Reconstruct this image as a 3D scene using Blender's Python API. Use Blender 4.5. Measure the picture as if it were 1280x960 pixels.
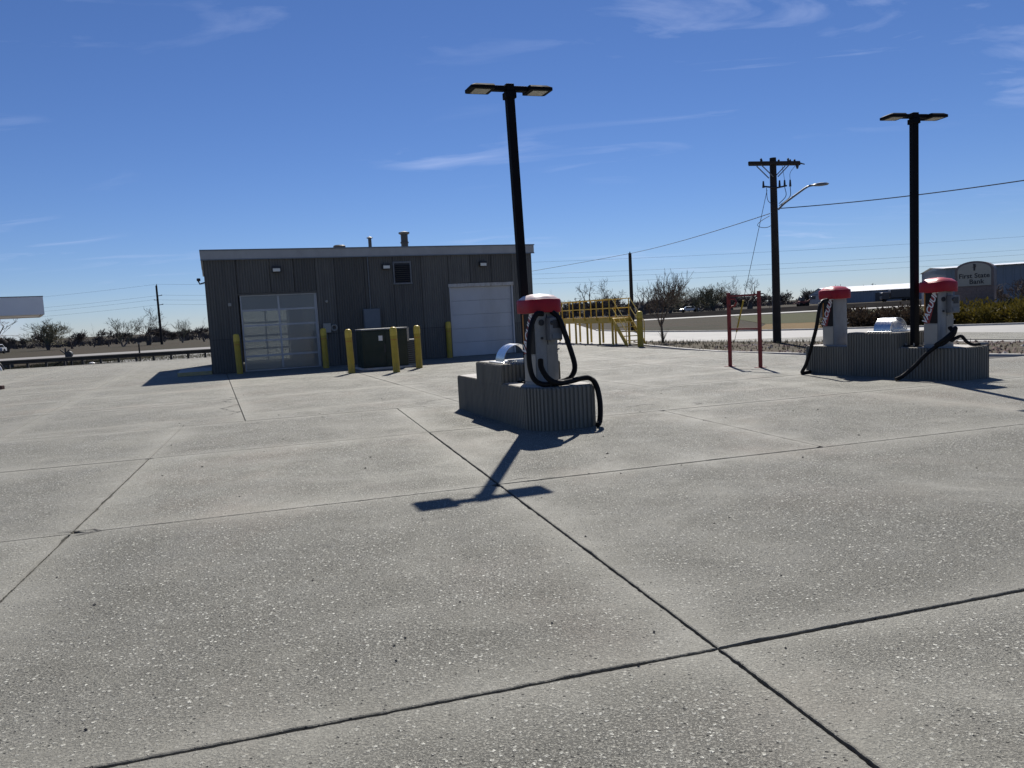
import bpy, math, random
from mathutils import Vector, Matrix, noise
R = math.radians
random.seed(7)
scene = bpy.context.scene
for o in list(bpy.data.objects): bpy.data.objects.remove(o)
col = scene.collection

# ------------------------------------------------------------------ camera
PITCH, ROLL, EYE = R(5.15), R(3.0), 1.7
fw = Vector((0, math.cos(PITCH), -math.sin(PITCH)))
rt0 = Vector((1, 0, 0)); up0 = rt0.cross(fw)
rt = rt0*math.cos(ROLL) - up0*math.sin(ROLL)
up = rt0*math.sin(ROLL) + up0*math.cos(ROLL)
cd = bpy.data.cameras.new('camera'); cam = bpy.data.objects.new('camera', cd); col.objects.link(cam)
M3 = Matrix((rt, up, -fw)).transposed()
cam.matrix_world = Matrix.Translation((0, 0, EYE)) @ M3.to_4x4()
cd.sensor_width = 36; cd.lens = 36*961/1280; cd.clip_end = 9000; cd.clip_start = .05
scene.camera = cam

# ------------------------------------------------------------------ light
SUN_EL, SUN_AZ = R(46.0), R(6.0)           # azimuth measured from +Y towards +X
tosun = Vector((math.sin(SUN_AZ)*math.cos(SUN_EL), math.cos(SUN_AZ)*math.cos(SUN_EL), math.sin(SUN_EL)))
sl = bpy.data.lights.new('sun', 'SUN'); sl.energy = 5.0; sl.angle = R(.53); sl.color = (1, .955, .89)
so = bpy.data.objects.new('sun', sl); col.objects.link(so)
so.rotation_euler = (-tosun).to_track_quat('-Z', 'Y').to_euler()
so.location = tosun*60
W = bpy.data.worlds.new('World'); scene.world = W; W.use_nodes = True
wn, wl = W.node_tree.nodes, W.node_tree.links
wn.clear()
wo = wn.new('ShaderNodeOutputWorld'); bg = wn.new('ShaderNodeBackground'); bg.inputs[1].default_value = .0505
sky = wn.new('ShaderNodeTexSky'); sky.sky_type = 'NISHITA'; sky.sun_disc = False
sky.sun_elevation = SUN_EL; sky.sun_rotation = SUN_AZ
sky.altitude = 1300; sky.air_density = 1.0; sky.dust_density = .05; sky.ozone_density = 5.0
OFFX, OFFY = 11, 5
# thin cirrus, laid on a high plane all round the sky
tc = wn.new('ShaderNodeTexCoord'); sep = wn.new('ShaderNodeSeparateXYZ'); wl.new(tc.outputs['Generated'], sep.inputs[0])
mx = wn.new('ShaderNodeMath'); mx.operation = 'MAXIMUM'; mx.inputs[1].default_value = .03; wl.new(sep.outputs[2], mx.inputs[0])
ad = wn.new('ShaderNodeMath'); ad.operation = 'ADD'; ad.inputs[1].default_value = .10; wl.new(mx.outputs[0], ad.inputs[0])
dv = []
for i in (0, 1):
    d = wn.new('ShaderNodeMath'); d.operation = 'DIVIDE'; wl.new(sep.outputs[i], d.inputs[0]); wl.new(ad.outputs[0], d.inputs[1]); dv.append(d)
cmb = wn.new('ShaderNodeCombineXYZ'); wl.new(dv[0].outputs[0], cmb.inputs[0]); wl.new(dv[1].outputs[0], cmb.inputs[1])
mp = wn.new('ShaderNodeMapping'); mp.inputs['Rotation'].default_value = (0, 0, R(-14)); mp.inputs['Scale'].default_value = (.75, 2.1, 1); wl.new(cmb.outputs[0], mp.inputs[0]); mp.inputs['Location'].default_value = (OFFX, OFFY, 0)
n1 = wn.new('ShaderNodeTexNoise'); n1.inputs['Scale'].default_value = 1.5; n1.inputs['Detail'].default_value = 9; n1.inputs['Roughness'].default_value = .58; n1.inputs['Distortion'].default_value = 1.1
wl.new(mp.outputs[0], n1.inputs['Vector'])
n2 = wn.new('ShaderNodeTexNoise'); n2.inputs['Scale'].default_value = .55; n2.inputs['Detail'].default_value = 3
of = wn.new('ShaderNodeVectorMath'); of.inputs[1].default_value = (OFFX, OFFY*.5, 0); wl.new(cmb.outputs[0], of.inputs[0]); wl.new(of.outputs[0], n2.inputs['Vector'])
r1 = wn.new('ShaderNodeMapRange'); r1.inputs[1].default_value = .53; r1.inputs[2].default_value = .85; wl.new(n1.outputs[0], r1.inputs[0])
r2 = wn.new('ShaderNodeMapRange'); r2.inputs[1].default_value = .46; r2.inputs[2].default_value = .66; wl.new(n2.outputs[0], r2.inputs[0])
ml = wn.new('ShaderNodeMath'); ml.operation = 'MULTIPLY'; wl.new(r1.outputs[0], ml.inputs[0]); wl.new(r2.outputs[0], ml.inputs[1])
ml2 = wn.new('ShaderNodeMath'); ml2.operation = 'MULTIPLY'; ml2.inputs[1].default_value = .7; wl.new(ml.outputs[0], ml2.inputs[0])
hs = wn.new('ShaderNodeHueSaturation'); hs.inputs['Saturation'].default_value = 1.06; wl.new(sky.outputs[0], hs.inputs['Color'])
mixc = wn.new('ShaderNodeMix'); mixc.data_type = 'RGBA'; wl.new(ml2.outputs[0], mixc.inputs['Factor']); wl.new(hs.outputs[0], mixc.inputs[6]); mixc.inputs[7].default_value = (11.5, 12.2, 13.2, 1)
tint_ = wn.new('ShaderNodeMix'); tint_.data_type = 'RGBA'; tint_.blend_type = 'MULTIPLY'; tint_.inputs[0].default_value = 1; tint_.inputs[7].default_value = (.93, .985, 1.24, 1); wl.new(mixc.outputs[2], tint_.inputs[6])
wl.new(tint_.outputs[2], bg.inputs[0]); wl.new(bg.outputs[0], wo.inputs[0])
vs = scene.view_settings; vs.view_transform = 'Standard'; vs.look = 'None'; vs.exposure = .36; vs.gamma = 1; vs.use_curve_mapping = False
scene.render.resolution_x, scene.render.resolution_y = 1024, 768

# ------------------------------------------------------------------ helpers
class MB:
    def __init__(s): s.v = []; s.f = []
    def add(s, vs, fs):
        b = len(s.v); s.v += [tuple(x) for x in vs]; s.f += [tuple(i+b for i in f) for f in fs]; return s
    def box(s, x0, x1, y0, y1, z0, z1, M=None):
        vs = [Vector((x, y, z)) for z in (z0, z1) for y in (y0, y1) for x in (x0, x1)]
        if M: vs = [M @ q for q in vs]
        return s.add(vs, [(0, 2, 3, 1), (4, 5, 7, 6), (0, 1, 5, 4), (2, 6, 7, 3), (0, 4, 6, 2), (1, 3, 7, 5)])
    def tube(s, pts, rad, n=8, cap=True, flat=None):
        pts = [Vector(p) for p in pts]
        if not hasattr(rad, '__len__'): rad = [rad]*len(pts)
        rings = []; prev = None
        for i, p in enumerate(pts):
            d = (pts[min(i+1, len(pts)-1)] - pts[max(i-1, 0)])
            if d.length < 1e-9: d = Vector((0, 0, 1))
            d.normalize()
            if prev is None:
                a = Vector((0, 0, 1)) if abs(d.z) < .9 else Vector((1, 0, 0))
                x = d.cross(a).normalized()
            else:
                x = (prev - d*prev.dot(d)); x = x.normalized() if x.length > 1e-6 else d.orthogonal().normalized()
            prev = x; y = d.cross(x)
            rings.append([p + (x*math.cos(2*math.pi*k/n) + y*math.sin(2*math.pi*k/n))*rad[i] for k in range(n)])
        vs = [q for r in rings for q in r]; fs = []
        for i in range(len(pts)-1):
            for k in range(n):
                a = i*n+k; b = i*n+(k+1) % n
                fs.append((a, b, b+n, a+n))
        if cap: fs.append(tuple(range(n-1, -1, -1))); fs.append(tuple((len(pts)-1)*n+k for k in range(n)))
        return s.add(vs, fs)
    def lathe(s, prof, n=24, c=(0, 0), sq=None, wob=0):
        vs = []; fs = []
        for r, z in prof:
            for k in range(n):
                a = 2*math.pi*k/n + (math.pi/n)
                m = 1 if not sq else 1/((abs(math.cos(a))**sq + abs(math.sin(a))**sq)**(1/sq))
                vs.append((c[0]+r*m*math.cos(a), c[1]+r*m*math.sin(a), z + wob*math.sin(3*a+1)))
        for i in range(len(prof)-1):
            for k in range(n):
                a = i*n+k; b = i*n+(k+1) % n; fs.append((a, b, b+n, a+n))
        fs.append(tuple(range(n-1, -1, -1))); fs.append(tuple((len(prof)-1)*n+k for k in range(n)))
        return s.add(vs, fs)
    def prism(s, poly, z0, z1, bottom=True):
        n = len(poly); vs = [(x, y, z0) for x, y in poly] + [(x, y, z1) for x, y in poly]
        fs = [tuple(range(n, 2*n))] + ([tuple(range(n-1, -1, -1))] if bottom else [])
        fs += [(k, (k+1) % n, (k+1) % n+n, k+n) for k in range(n)]
        return s.add(vs, fs)
    def mesh(s, name, mat, smooth=False):
        me = bpy.data.meshes.new(name); me.from_pydata(s.v, [], s.f)
        if mat: me.materials.append(mat)
        if smooth:
            me.polygons.foreach_set('use_smooth', [True]*len(me.polygons))
            try: me.set_sharp_from_angle(angle=R(38))
            except Exception: pass
        me.update(); return me
    def build(s, name, mat, parent=None, smooth=False, bevel=0, loc=None, rz=0):
        o = bpy.data.objects.new(name, s.mesh(name, mat, smooth)); col.objects.link(o)
        if parent: o.parent = parent
        if loc: o.location = loc
        if rz: o.rotation_euler.z = rz
        if bevel:
            m = o.modifiers.new('bevel', 'BEVEL'); m.width = bevel; m.segments = 2; m.limit_method = 'ANGLE'; m.angle_limit = R(40)
        return o
def obj(name, me, parent=None, loc=None, rz=0, sc=None):
    o = bpy.data.objects.new(name, me); col.objects.link(o)
    if parent: o.parent = parent
    if loc: o.location = loc
    if rz: o.rotation_euler.z = rz
    if sc: o.scale = sc
    return o
def tag(o, label, cat, group=None, kind=None):
    if label: o['label'] = label
    if cat: o['category'] = cat
    if group: o['group'] = group
    if kind: o['kind'] = kind
    return o
def structure(o, label=None): o['kind'] = 'structure'; return o
def thing(name, label, cat, loc=(0, 0, 0), rz=0, group=None):
    o = bpy.data.objects.new(name, None); col.objects.link(o); o.location = loc; o.rotation_euler = (0, 0, rz)
    o.empty_display_size = .1
    return tag(o, label, cat, group)
def copy_tree(o, parent=None):
    c = o.copy(); col.objects.link(c)
    if parent: c.parent = parent
    for ch in [k for k in bpy.data.objects if k.parent == o]: copy_tree(ch, c)
    return c
def spline(pts, n=8):
    pts = [Vector(p) for p in pts]; P = [pts[0]*2-pts[1]]+pts+[pts[-1]*2-pts[-2]]; out = []
    for i in range(1, len(P)-2):
        for k in range(n):
            t = k/n; a, b, c_, d = P[i-1], P[i], P[i+1], P[i+2]
            out.append(.5*((2*b)+(c_-a)*t+(2*a-5*b+4*c_-d)*t*t+(3*b-a-3*c_+d)*t**3))
    out.append(pts[-1]); return out

# ------------------------------------------------------------------ materials
class NT:
    def __init__(s, name):
        s.m = bpy.data.materials.new(name); s.m.use_nodes = True; s.t = s.m.node_tree; s.n = s.t.nodes; s.l = s.t.links
        s.b = s.n['Principled BSDF']; s.out = s.n['Material Output']
        g = s.n.new('ShaderNodeNewGeometry'); s.world = g.outputs['Position']
        t = s.n.new('ShaderNodeTexCoord'); s.objc = t.outputs['Object']; s.gen = t.outputs['Generated']
    def set(s, k, v):
        if k in s.b.inputs:
            if hasattr(v, 'links'): s.l.new(v, s.b.inputs[k])
            else: s.b.inputs[k].default_value = v
    def noise(s, sc, det=4, rough=.5, vec=None, dist=0, stretch=None):
        v = vec or s.world
        if stretch:
            m = s.n.new('ShaderNodeMapping'); m.inputs['Scale'].default_value = stretch; s.l.new(v, m.inputs[0]); v = m.outputs[0]
        n = s.n.new('ShaderNodeTexNoise'); n.inputs['Scale'].default_value = sc; n.inputs['Detail'].default_value = det
        n.inputs['Roughness'].default_value = rough; n.inputs['Distortion'].default_value = dist
        s.l.new(v, n.inputs['Vector']); return n.outputs[0]
    def voro(s, sc, feat='F1', vec=None, rnd=1):
        n = s.n.new('ShaderNodeTexVoronoi'); n.inputs['Scale'].default_value = sc; n.feature = feat; n.inputs['Randomness'].default_value = rnd
        s.l.new(vec or s.world, n.inputs['Vector']); return n
    def rng(s, v, a, b, c=0., d=1.):
        n = s.n.new('ShaderNodeMapRange'); s.l.new(v, n.inputs[0])
        for i, q in enumerate((a, b, c, d)): n.inputs[i+1].default_value = q
        return n.outputs[0]
    def math(s, op, a, b=None):
        n = s.n.new('ShaderNodeMath'); n.operation = op
        for i, q in enumerate((a, b)):
            if q is None: continue
            if hasattr(q, 'links'): s.l.new(q, n.inputs[i])
            else: n.inputs[i].default_value = q
        return n.outputs[0]
    def mix(s, f, a, b, mode='MIX'):
        n = s.n.new('ShaderNodeMix'); n.data_type = 'RGBA'; n.blend_type = mode
        for i, q in ((0, f), (6, a), (7, b)):
            if hasattr(q, 'links'): s.l.new(q, n.inputs[i])
            elif i == 0: n.inputs[0].default_value = q
            else: n.inputs[i].default_value = (*q, 1)
        return n.outputs[2]
    def bump(s, h, st=.3, dist=.01, prev=None):
        n = s.n.new('ShaderNodeBump'); n.inputs['Strength'].default_value = st; n.inputs['Distance'].default_value = dist
        s.l.new(h, n.inputs['Height'])
        if prev: s.l.new(prev, n.inputs['Normal'])
        return n.outputs[0]
    def rand(s):
        n = s.n.new('ShaderNodeObjectInfo'); return n.outputs['Random']
def simple(name, c, rough=.6, metal=0, var=.12, sc=6, bump=.08, bsc=60, spec=.5, coat=0, dirt=None, coord='obj'):
    t = NT(name); v = t.objc if coord == 'obj' else t.world
    a = tuple(max(0, x*(1-var)) for x in c); b = tuple(min(1, x*(1+var)) for x in c)
    cc = t.mix(t.rng(t.noise(sc, 6, .6, v), .3, .7), a, b)
    if dirt: cc = t.mix(t.rng(t.noise(sc*.6, 8, .7, v, stretch=(1, 1, .35)), .48, .72, 0, .8), cc, dirt)
    t.set('Base Color', cc); t.set('Roughness', t.rng(t.noise(sc*2, 4, .5, v), .3, .7, max(.03, rough-.08), min(1, rough+.08))); t.set('Metallic', metal)
    t.set('Specular IOR Level', spec)
    if coat: t.set('Coat Weight', coat); t.set('Coat Roughness', .15)
    if bump: t.set('Normal', t.bump(t.noise(bsc, 3, .6, v), bump, .004))
    return t.m

# concrete of the lot: worn, exposed aggregate in patches, smoother towards the joints
def lot_concrete():
    t = NT('lot_concrete'); w = t.world
    big = t.noise(.28, 5, .6, dist=.6); med = t.noise(1.7, 6, .62); fine = t.noise(40, 6, .72)
    c = t.mix(t.rng(big, .3, .7), (.238, .231, .212), (.278, .270, .246))
    c = t.mix(t.rng(med, .35, .72, 0, .35), c, (.205, .198, .183))
    c = t.mix(t.rng(t.noise(.36, 4, .6, stretch=(1.3, 1, 1)), .52, .70, 0, .5), c, (.285, .232, .202))      # rusty wash
    tint = t.rng(t.rand(), 0, 1, .87, 1.12)
    tn = t.n.new('ShaderNodeCombineColor')
    for i in range(3): t.l.new(tint, tn.inputs[i])
    c = t.mix(1., c, tn.outputs[0], 'MULTIPLY')
    at = t.n.new('ShaderNodeAttribute'); at.attribute_name = 'rim'; rim = t.rng(at.outputs['Fac'], 0, 1, 0, 1)
    # drag marks, tyre marks, old spills
    c = t.mix(t.rng(t.noise(.9, 6, .65, stretch=(.28, 1.8, 1)), .50, .72, 0, .34), c, (.16, .155, .143))
    c = t.mix(t.rng(t.noise(1.1, 3, .5, dist=2.5, stretch=(1.4, .35, 1)), .64, .74, 0, .35), c, (.135, .13, .12))
    c = t.mix(t.rng(t.noise(.8, 4, .6), .58, .70, 0, .3), c, (.32, .31, .285))
    c = t.mix(t.rng(rim, .0, .84, 0, .14), c, (.27, .262, .24))
    # where the cream has worn off the stones show
    patch = t.noise(.55, 7, .72, dist=.5); worn = t.math('MULTIPLY', t.rng(patch, .30, .60, .16, 1.), t.rng(rim, .1, .9, 1, .22))
    soft = t.rng(fine, .32, .66, .05, .62)
    c = t.mix(soft, c, (.115, .111, .102))
    gr = t.rng(t.noise(85, 4, .75), .46, .62)
    c = t.mix(t.math('MULTIPLY', gr, t.rng(worn, 0, 1, .34, .54)), c, (.055, .053, .049))
    wob = t.n.new('ShaderNodeTexNoise'); wob.inputs['Scale'].default_value = 90; wob.inputs['Detail'].default_value = 2; t.l.new(w, wob.inputs['Vector'])
    vm = t.n.new('ShaderNodeVectorMath'); vm.operation = 'MULTIPLY_ADD'; vm.inputs[1].default_value = (.022, .022, .022); t.l.new(wob.outputs[1], vm.inputs[0]); t.l.new(w, vm.inputs[2])
    def pebbles(sc, thr, lo, hi):
        vo = t.voro(sc, vec=vm.outputs[0]); cr = t.n.new('ShaderNodeSeparateColor'); t.l.new(vo.outputs['Color'], cr.inputs[0])
        dome = t.rng(vo.outputs['Distance'], lo, hi, 1, 0)
        return t.math('MULTIPLY', dome, t.math('GREATER_THAN', cr.outputs[0], thr)), cr
    pA, ca_ = pebbles(64, .36, .24, .40); pB, cb_ = pebbles(38, .60, .26, .42); pC, cc_ = pebbles(46, .95, .22, .36)
    pebA = t.math('MULTIPLY', pA, worn); pebB = t.math('MULTIPLY', pB, worn)
    pc = t.mix(ca_.outputs[1], (.27, .262, .24), (.66, .645, .61)); c = t.mix(t.math('MULTIPLY', pebA, .85), c, pc)
    pc = t.mix(cb_.outputs[1], (.36, .35, .32), (.92, .91, .87)); pc = t.mix(t.math('GREATER_THAN', cb_.outputs[2], .86), pc, (.24, .16, .125))
    c = t.mix(t.math('MULTIPLY', pebB, .95), c, pc); c = t.mix(t.math('MULTIPLY', pC, .6), c, (.52, .50, .46))
    v2 = t.voro(44); sp = t.n.new('ShaderNodeSeparateColor'); t.l.new(v2.outputs['Color'], sp.inputs[0])
    pit = t.math('MULTIPLY', t.rng(v2.outputs['Distance'], .16, .32, 1, 0), t.math('GREATER_THAN', sp.outputs[0], t.rng(worn, 0, 1, .965, .82)))
    c = t.mix(t.math('MULTIPLY', pit, .85), c, (.032, .031, .029))
    c = t.mix(t.rng(rim, .86, 1, 0, .5), c, (.12, .115, .105))
    c = t.mix(1., c, (1.10, 1.10, 1.005), 'MULTIPLY')
    t.set('Base Color', c); t.set('Roughness', t.rng(med, .3, .7, .66, .85)); t.set('Specular IOR Level', .35)
    h = t.math('ADD', pebA, t.math('ADD', pebB, pC)); h = t.math('ADD', h, t.math('MULTIPLY', t.math('MULTIPLY', gr, worn), -.5)); h = t.math('ADD', h, t.math('MULTIPLY', pit, -1.))
    nb = t.bump(h, 1., .012); nb = t.bump(fine, .7, .006, nb); nb = t.bump(t.noise(7, 4, .6), .35, .012, nb)
    t.set('Normal', nb); return t.m
M = {}
M['lot'] = lot_concrete()
M['joint'] = simple('joint_filler', (.06, .056, .05), .95, var=.6, sc=30, bump=.6, bsc=150, coord='w')
def streetmat(name, a, b, crack=True):
    t = NT(name); c = t.mix(t.rng(t.noise(.25, 6, .65), .3, .7), a, b)
    c = t.mix(t.rng(t.noise(.8, 6, .7, stretch=(1, .25, 1)), .5, .75, 0, .4), c, tuple(x*.72 for x in a))
    c = t.mix(t.rng(t.noise(14, 4, .7), .4, .7, 0, .3), c, tuple(x*.7 for x in a))
    t.set('Base Color', c); t.set('Roughness', .8); t.set('Normal', t.bump(t.noise(40, 4, .7), .4, .006)); return t.m
M['street'] = streetmat('street_concrete', (.28, .275, .255), (.36, .35, .325))
M['asphalt'] = streetmat('old_asphalt', (.17, .16, .148), (.22, .21, .195))
M['kerb'] = simple('kerb_concrete', (.46, .445, .41), .85, var=.15, sc=3, bump=.3, bsc=40, coord='w', dirt=(.25, .235, .2))
def grass(name, cols, sc=.12, fine=3.):
    t = NT(name); c = t.mix(t.rng(t.noise(sc, 6, .65, dist=.8), .38, .6), cols[0], cols[1])
    c = t.mix(t.rng(t.noise(sc*3.1, 6, .7, stretch=(1, 2.2, 1)), .46, .66, 0, .85), c, cols[2])
    c = t.mix(t.rng(t.noise(fine, 6, .75), .4, .68, 0, .5), c, tuple(x*.55 for x in cols[1]))
    t.set('Base Color', c); t.set('Roughness', .95); t.set('Specular IOR Level', .15)
    t.set('Normal', t.bump(t.noise(fine*4, 5, .75), .5, .04)); return t.m
M['field'] = grass('field_grass', ((.022, .024, .010), (.038, .027, .016), (.058, .042, .024)))
M['dormant'] = grass('dormant_grass', ((.15, .10, .042), (.18, .122, .052), (.115, .08, .034)), .4)
M['greenish'] = grass('greening_grass', ((.042, .055, .017), (.060, .060, .024), (.085, .072, .034)), .3)
M['verge'] = grass('verge_soil', ((.085, .072, .052), (.11, .09, .068), (.07, .068, .036)), .5, 9)
M['rock'] = (lambda: (lambda t: (t.set('Base Color', t.mix(t.rand(), (.2, .13, .11), (.3, .22, .19))), t.m)[1])(NT('rock')))()
def rocks_mat():
    t = NT('verge_rock'); vo = t.voro(5.0); cr = t.n.new('ShaderNodeSeparateColor'); t.l.new(vo.outputs['Color'], cr.inputs[0])
    c = t.mix(cr.outputs[0], (.10, .052, .043), (.20, .145, .125)); c = t.mix(t.math('GREATER_THAN', cr.outputs[1], .88), c, (.30, .27, .25))
    t.set('Base Color', c); t.set('Roughness', .9); return t.m
M['rock'] = rocks_mat()
M['blade'] = simple('dry_blades', (.12, .105, .05), .9, var=.5, sc=2, bump=0, coord='w')
M['ballast'] = simple('railway_ballast', (.022, .021, .021), 1, var=.5, sc=.3, bump=.5, bsc=4, coord='w', spec=0)
# fluted precast wall
def wallmat(name, a, b, streak):
    t = NT(name); c = t.mix(t.rng(t.noise(.55, 6, .65), .3, .7), a, b)
    c = t.mix(t.rng(t.noise(1.6, 7, .7, stretch=(3.5, 3.5, .22)), .45, .72, 0, .8), c, streak)
    c = t.mix(t.rng(t.rand(), 0, 1, 0, .75), c, tuple(x*.55 for x in a))
    vo = t.voro(60); c = t.mix(t.rng(vo.outputs['Distance'], .1, .5, .25, 0), c, (.22, .20, .17))
    t.set('Base Color', c); t.set('Roughness', .9); nb = t.bump(t.noise(35, 5, .7), .7, .008); t.set('Normal', nb); return t.m
M['stack'] = simple('stack_metal', (.05, .052, .055), .6)
M['wall'] = wallmat('fluted_wall', (.15, .143, .127), (.20, .188, .163), (.085, .081, .073))
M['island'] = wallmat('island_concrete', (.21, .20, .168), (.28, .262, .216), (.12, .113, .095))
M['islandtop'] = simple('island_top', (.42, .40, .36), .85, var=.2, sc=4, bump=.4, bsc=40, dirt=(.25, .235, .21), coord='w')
M['fascia'] = simple('fascia_metal', (.38, .375, .36), .6, var=.1, sc=1.5, bump=.05, dirt=(.29, .28, .26))
M['flash'] = simple('flashing', (.17, .19, .21), .5, metal=.3)
M['roof'] = simple('roof_membrane', (.4, .4, .39), .9, sc=1)
M['alu'] = simple('aluminium', (.42, .425, .435), .5, metal=.3, var=.08, bump=.02)
M['steel'] = simple('brushed_steel', (.62, .62, .61), .28, metal=1, var=.06, sc=9, bump=.05, bsc=200)
M['galv'] = simple('galvanised', (.17, .175, .18), .6, metal=.3, var=.25, sc=10)
M['white'] = simple('white_paint', (.60, .60, .58), .5, var=.06, dirt=(.42, .40, .36))
M['whitedoor'] = simple('door_paint', (.50, .50, .505), .55, var=.06, sc=1.2, bump=.03, dirt=(.40, .39, .375))
M['trimrust'] = simple('peeling_trim', (.50, .48, .44), .7, var=.15, sc=9, dirt=(.20, .12, .07))
M['dark'] = simple('dark_metal', (.022, .022, .025), .45, var=.2)
M['black'] = simple('black_rubber', (.007, .007, .008), .5, var=.25, sc=20, bump=.2, bsc=80, spec=.18)
M['bronze'] = simple('dark_bronze_paint', (.007, .007, .0085), .75, var=.2, sc=3, bump=.03, spec=.12)
M['lens'] = simple('lamp_lens', (.74, .72, .64), .35, var=.08, sc=30)
M['headlens'] = simple('head_lens', (.34, .33, .28), .4, var=.1, sc=30)
M['yellow'] = simple('yellow_paint', (.42, .29, .022), .55, var=.14, sc=5, bump=.06, dirt=(.27, .19, .04))
M['fadeyellow'] = simple('faded_yellow', (.40, .33, .16), .8, var=.2, sc=6, dirt=(.30, .27, .2))
M['yellowtop'] = simple('yellow_cap', (.62, .44, .05), .45, var=.1, sc=8)
M['yellowsteel'] = simple('yellow_steel', (.56, .38, .03), .5, var=.12, sc=4, dirt=(.42, .29, .06))
M['red'] = simple('cap_red', (.33, .006, .014), .45, var=.1, sc=5, bump=.02, spec=.3)
M['redglare'] = simple('cap_glare_red', (.52, .10, .10), .33, var=.25, sc=4, bump=.02)  # cap dome: same red plastic, sun glare painted in as lighter red
M['whiteglare'] = simple('cap_glare_white', (.62, .50, .47), .4, var=.2, sc=4, bump=.02)  # near-white dome of a red cap, the sun's glare put into the colour
M['redframe'] = simple('oxide_red', (.21, .02, .016), .6, var=.25, sc=7, dirt=(.13, .022, .016))
M['vac'] = simple('vacuum_shell', (.26, .252, .23), .5, var=.12, sc=4, dirt=(.16, .15, .13))
M['decal'] = simple('decal_black', (.007, .006, .007), .5, var=.2, spec=.2)
M['decalred'] = simple('decal_red', (.22, .012, .015), .4)
M['decalyel'] = simple('decal_amber', (.42, .17, .02), .45)
M['print'] = simple('decal_white', (.72, .72, .70), .5, var=.05)
M['green'] = simple('transformer_green', (.004, .016, .0085), .55, var=.15, sc=2, dirt=(.014, .022, .014))
M['boxgrey'] = simple('cabinet_grey', (.13, .15, .17), .5, var=.08)
M['beige'] = simple('beige_plastic', (.32, .305, .27), .5, var=.06)
M['wood'] = simple('pole_wood', (.026, .020, .016), .9, var=.4, sc=3, bump=.5, bsc=25)
M['railwood'] = simple('weathered_rail', (.035, .034, .033), .8, var=.25, sc=2)
M['bark'] = simple('bark', (.085, .07, .058), .95, var=.35, sc=3, bump=.5, bsc=14)
M['barkpale'] = simple('pale_bark', (.20, .175, .145), .95, var=.3, sc=3, bump=.4, bsc=14)
M['twig'] = simple('twigs', (.12, .092, .072), .95, var=.35, sc=1, bump=0)
M['twiggreen'] = simple('budding_twigs', (.15, .14, .085), .95, var=.3, sc=1, bump=0)
M['woods'] = simple('far_thicket', (.085, .07, .06), 1, var=.45, sc=.12, bump=0, coord='w')
M['wire'] = simple('wire', (.04, .04, .042), .6, var=.1, bump=0)
M['bigwall'] = simple('ribbed_sheet', (.23, .24, .265), .55, var=.08, sc=.4, coord='w')
M['bigroof'] = simple('white_sheet_roof', (.78, .78, .77), .4, var=.04, sc=.3, coord='w')
M['brick'] = simple('sign_brick', (.20, .155, .135), .85, var=.25, sc=12, bump=.4, bsc=20)
M['signface'] = simple('sign_face', (.34, .33, .275), .6, var=.06)
M['signcap'] = simple('sign_cap', (.16, .13, .12), .6)
M['ink'] = simple('sign_ink', (.02, .02, .022), .5)
M['canopy'] = simple('canopy_white', (.82, .82, .81), .5, var=.03, sc=1)
M['teal'] = simple('canopy_stripe', (.05, .09, .085), .5)
M['brown'] = simple('brown_block', (.07, .035, .03), .8)
M['carwhite'] = simple('car_white', (.7, .7, .7), .25, var=.03, coat=.6, bump=0)
M['carblue'] = simple('car_blue', (.03, .05, .10), .25, var=.05, coat=.6, bump=0)
M['carglass'] = simple('car_glass', (.02, .025, .03), .08, var=.1, bump=0)
M['cardark'] = simple('car_dark', (.03, .024, .03), .4, var=.1, coat=.3, bump=0)
M['rust'] = simple('machine_red', (.22, .05, .03), .6)
def leafmat(name, a, b):
    t = NT(name); vo = t.noise(1.3, 5, .7); c = t.mix(t.rng(vo, .36, .62), a, b); c = t.mix(t.rng(t.noise(11, 3, .6), .4, .7, 0, .6), c, tuple(x*.5 for x in a))
    t.set('Base Color', c); t.set('Roughness', .75); t.set('Specular IOR Level', .25)
    tr = t.n.new('ShaderNodeBsdfTranslucent'); t.l.new(c, tr.inputs[0]); ms = t.n.new('ShaderNodeMixShader'); ms.inputs[0].default_value = .25
    t.l.new(t.b.outputs[0], ms.inputs[1]); t.l.new(tr.outputs[0], ms.inputs[2]); t.l.new(ms.outputs[0], t.out.inputs[0]); return t.m
M['juniper'] = leafmat('juniper_leaf', (.085, .075, .016), (.155, .115, .016))
M['juniperdark'] = leafmat('dark_leaf', (.045, .034, .024), (.065, .045, .03))
# frosted door pane: blurs what is behind it, keeps a skin reflection
def pane_mat(name, rough, tint, skin):
    t = NT(name); rf = t.n.new('ShaderNodeBsdfRefraction'); rf.inputs['Color'].default_value = (*tint, 1); rf.inputs['Roughness'].default_value = rough; rf.inputs['IOR'].default_value = 1.03
    di = t.n.new('ShaderNodeBsdfTranslucent'); di.inputs[0].default_value = (*tint, 1)
    df = t.n.new('ShaderNodeBsdfDiffuse'); df.inputs[0].default_value = (.42, .44, .46, 1)
    gl = t.n.new('ShaderNodeBsdfGlossy'); gl.inputs['Roughness'].default_value = .25
    a = t.n.new('ShaderNodeMixShader'); a.inputs[0].default_value = .5; t.l.new(rf.outputs[0], a.inputs[1]); t.l.new(di.outputs[0], a.inputs[2])
    b = t.n.new('ShaderNodeMixShader'); b.inputs[0].default_value = skin; t.l.new(a.outputs[0], b.inputs[1]); t.l.new(df.outputs[0], b.inputs[2])
    c = t.n.new('ShaderNodeMixShader'); c.inputs[0].default_value = .10; t.l.new(b.outputs[0], c.inputs[1]); t.l.new(gl.outputs[0], c.inputs[2])
    t.l.new(c.outputs[0], t.out.inputs[0]); return t.m
M['pane'] = pane_mat('frosted_pane', .16, (.70, .72, .70), .16)
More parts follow.
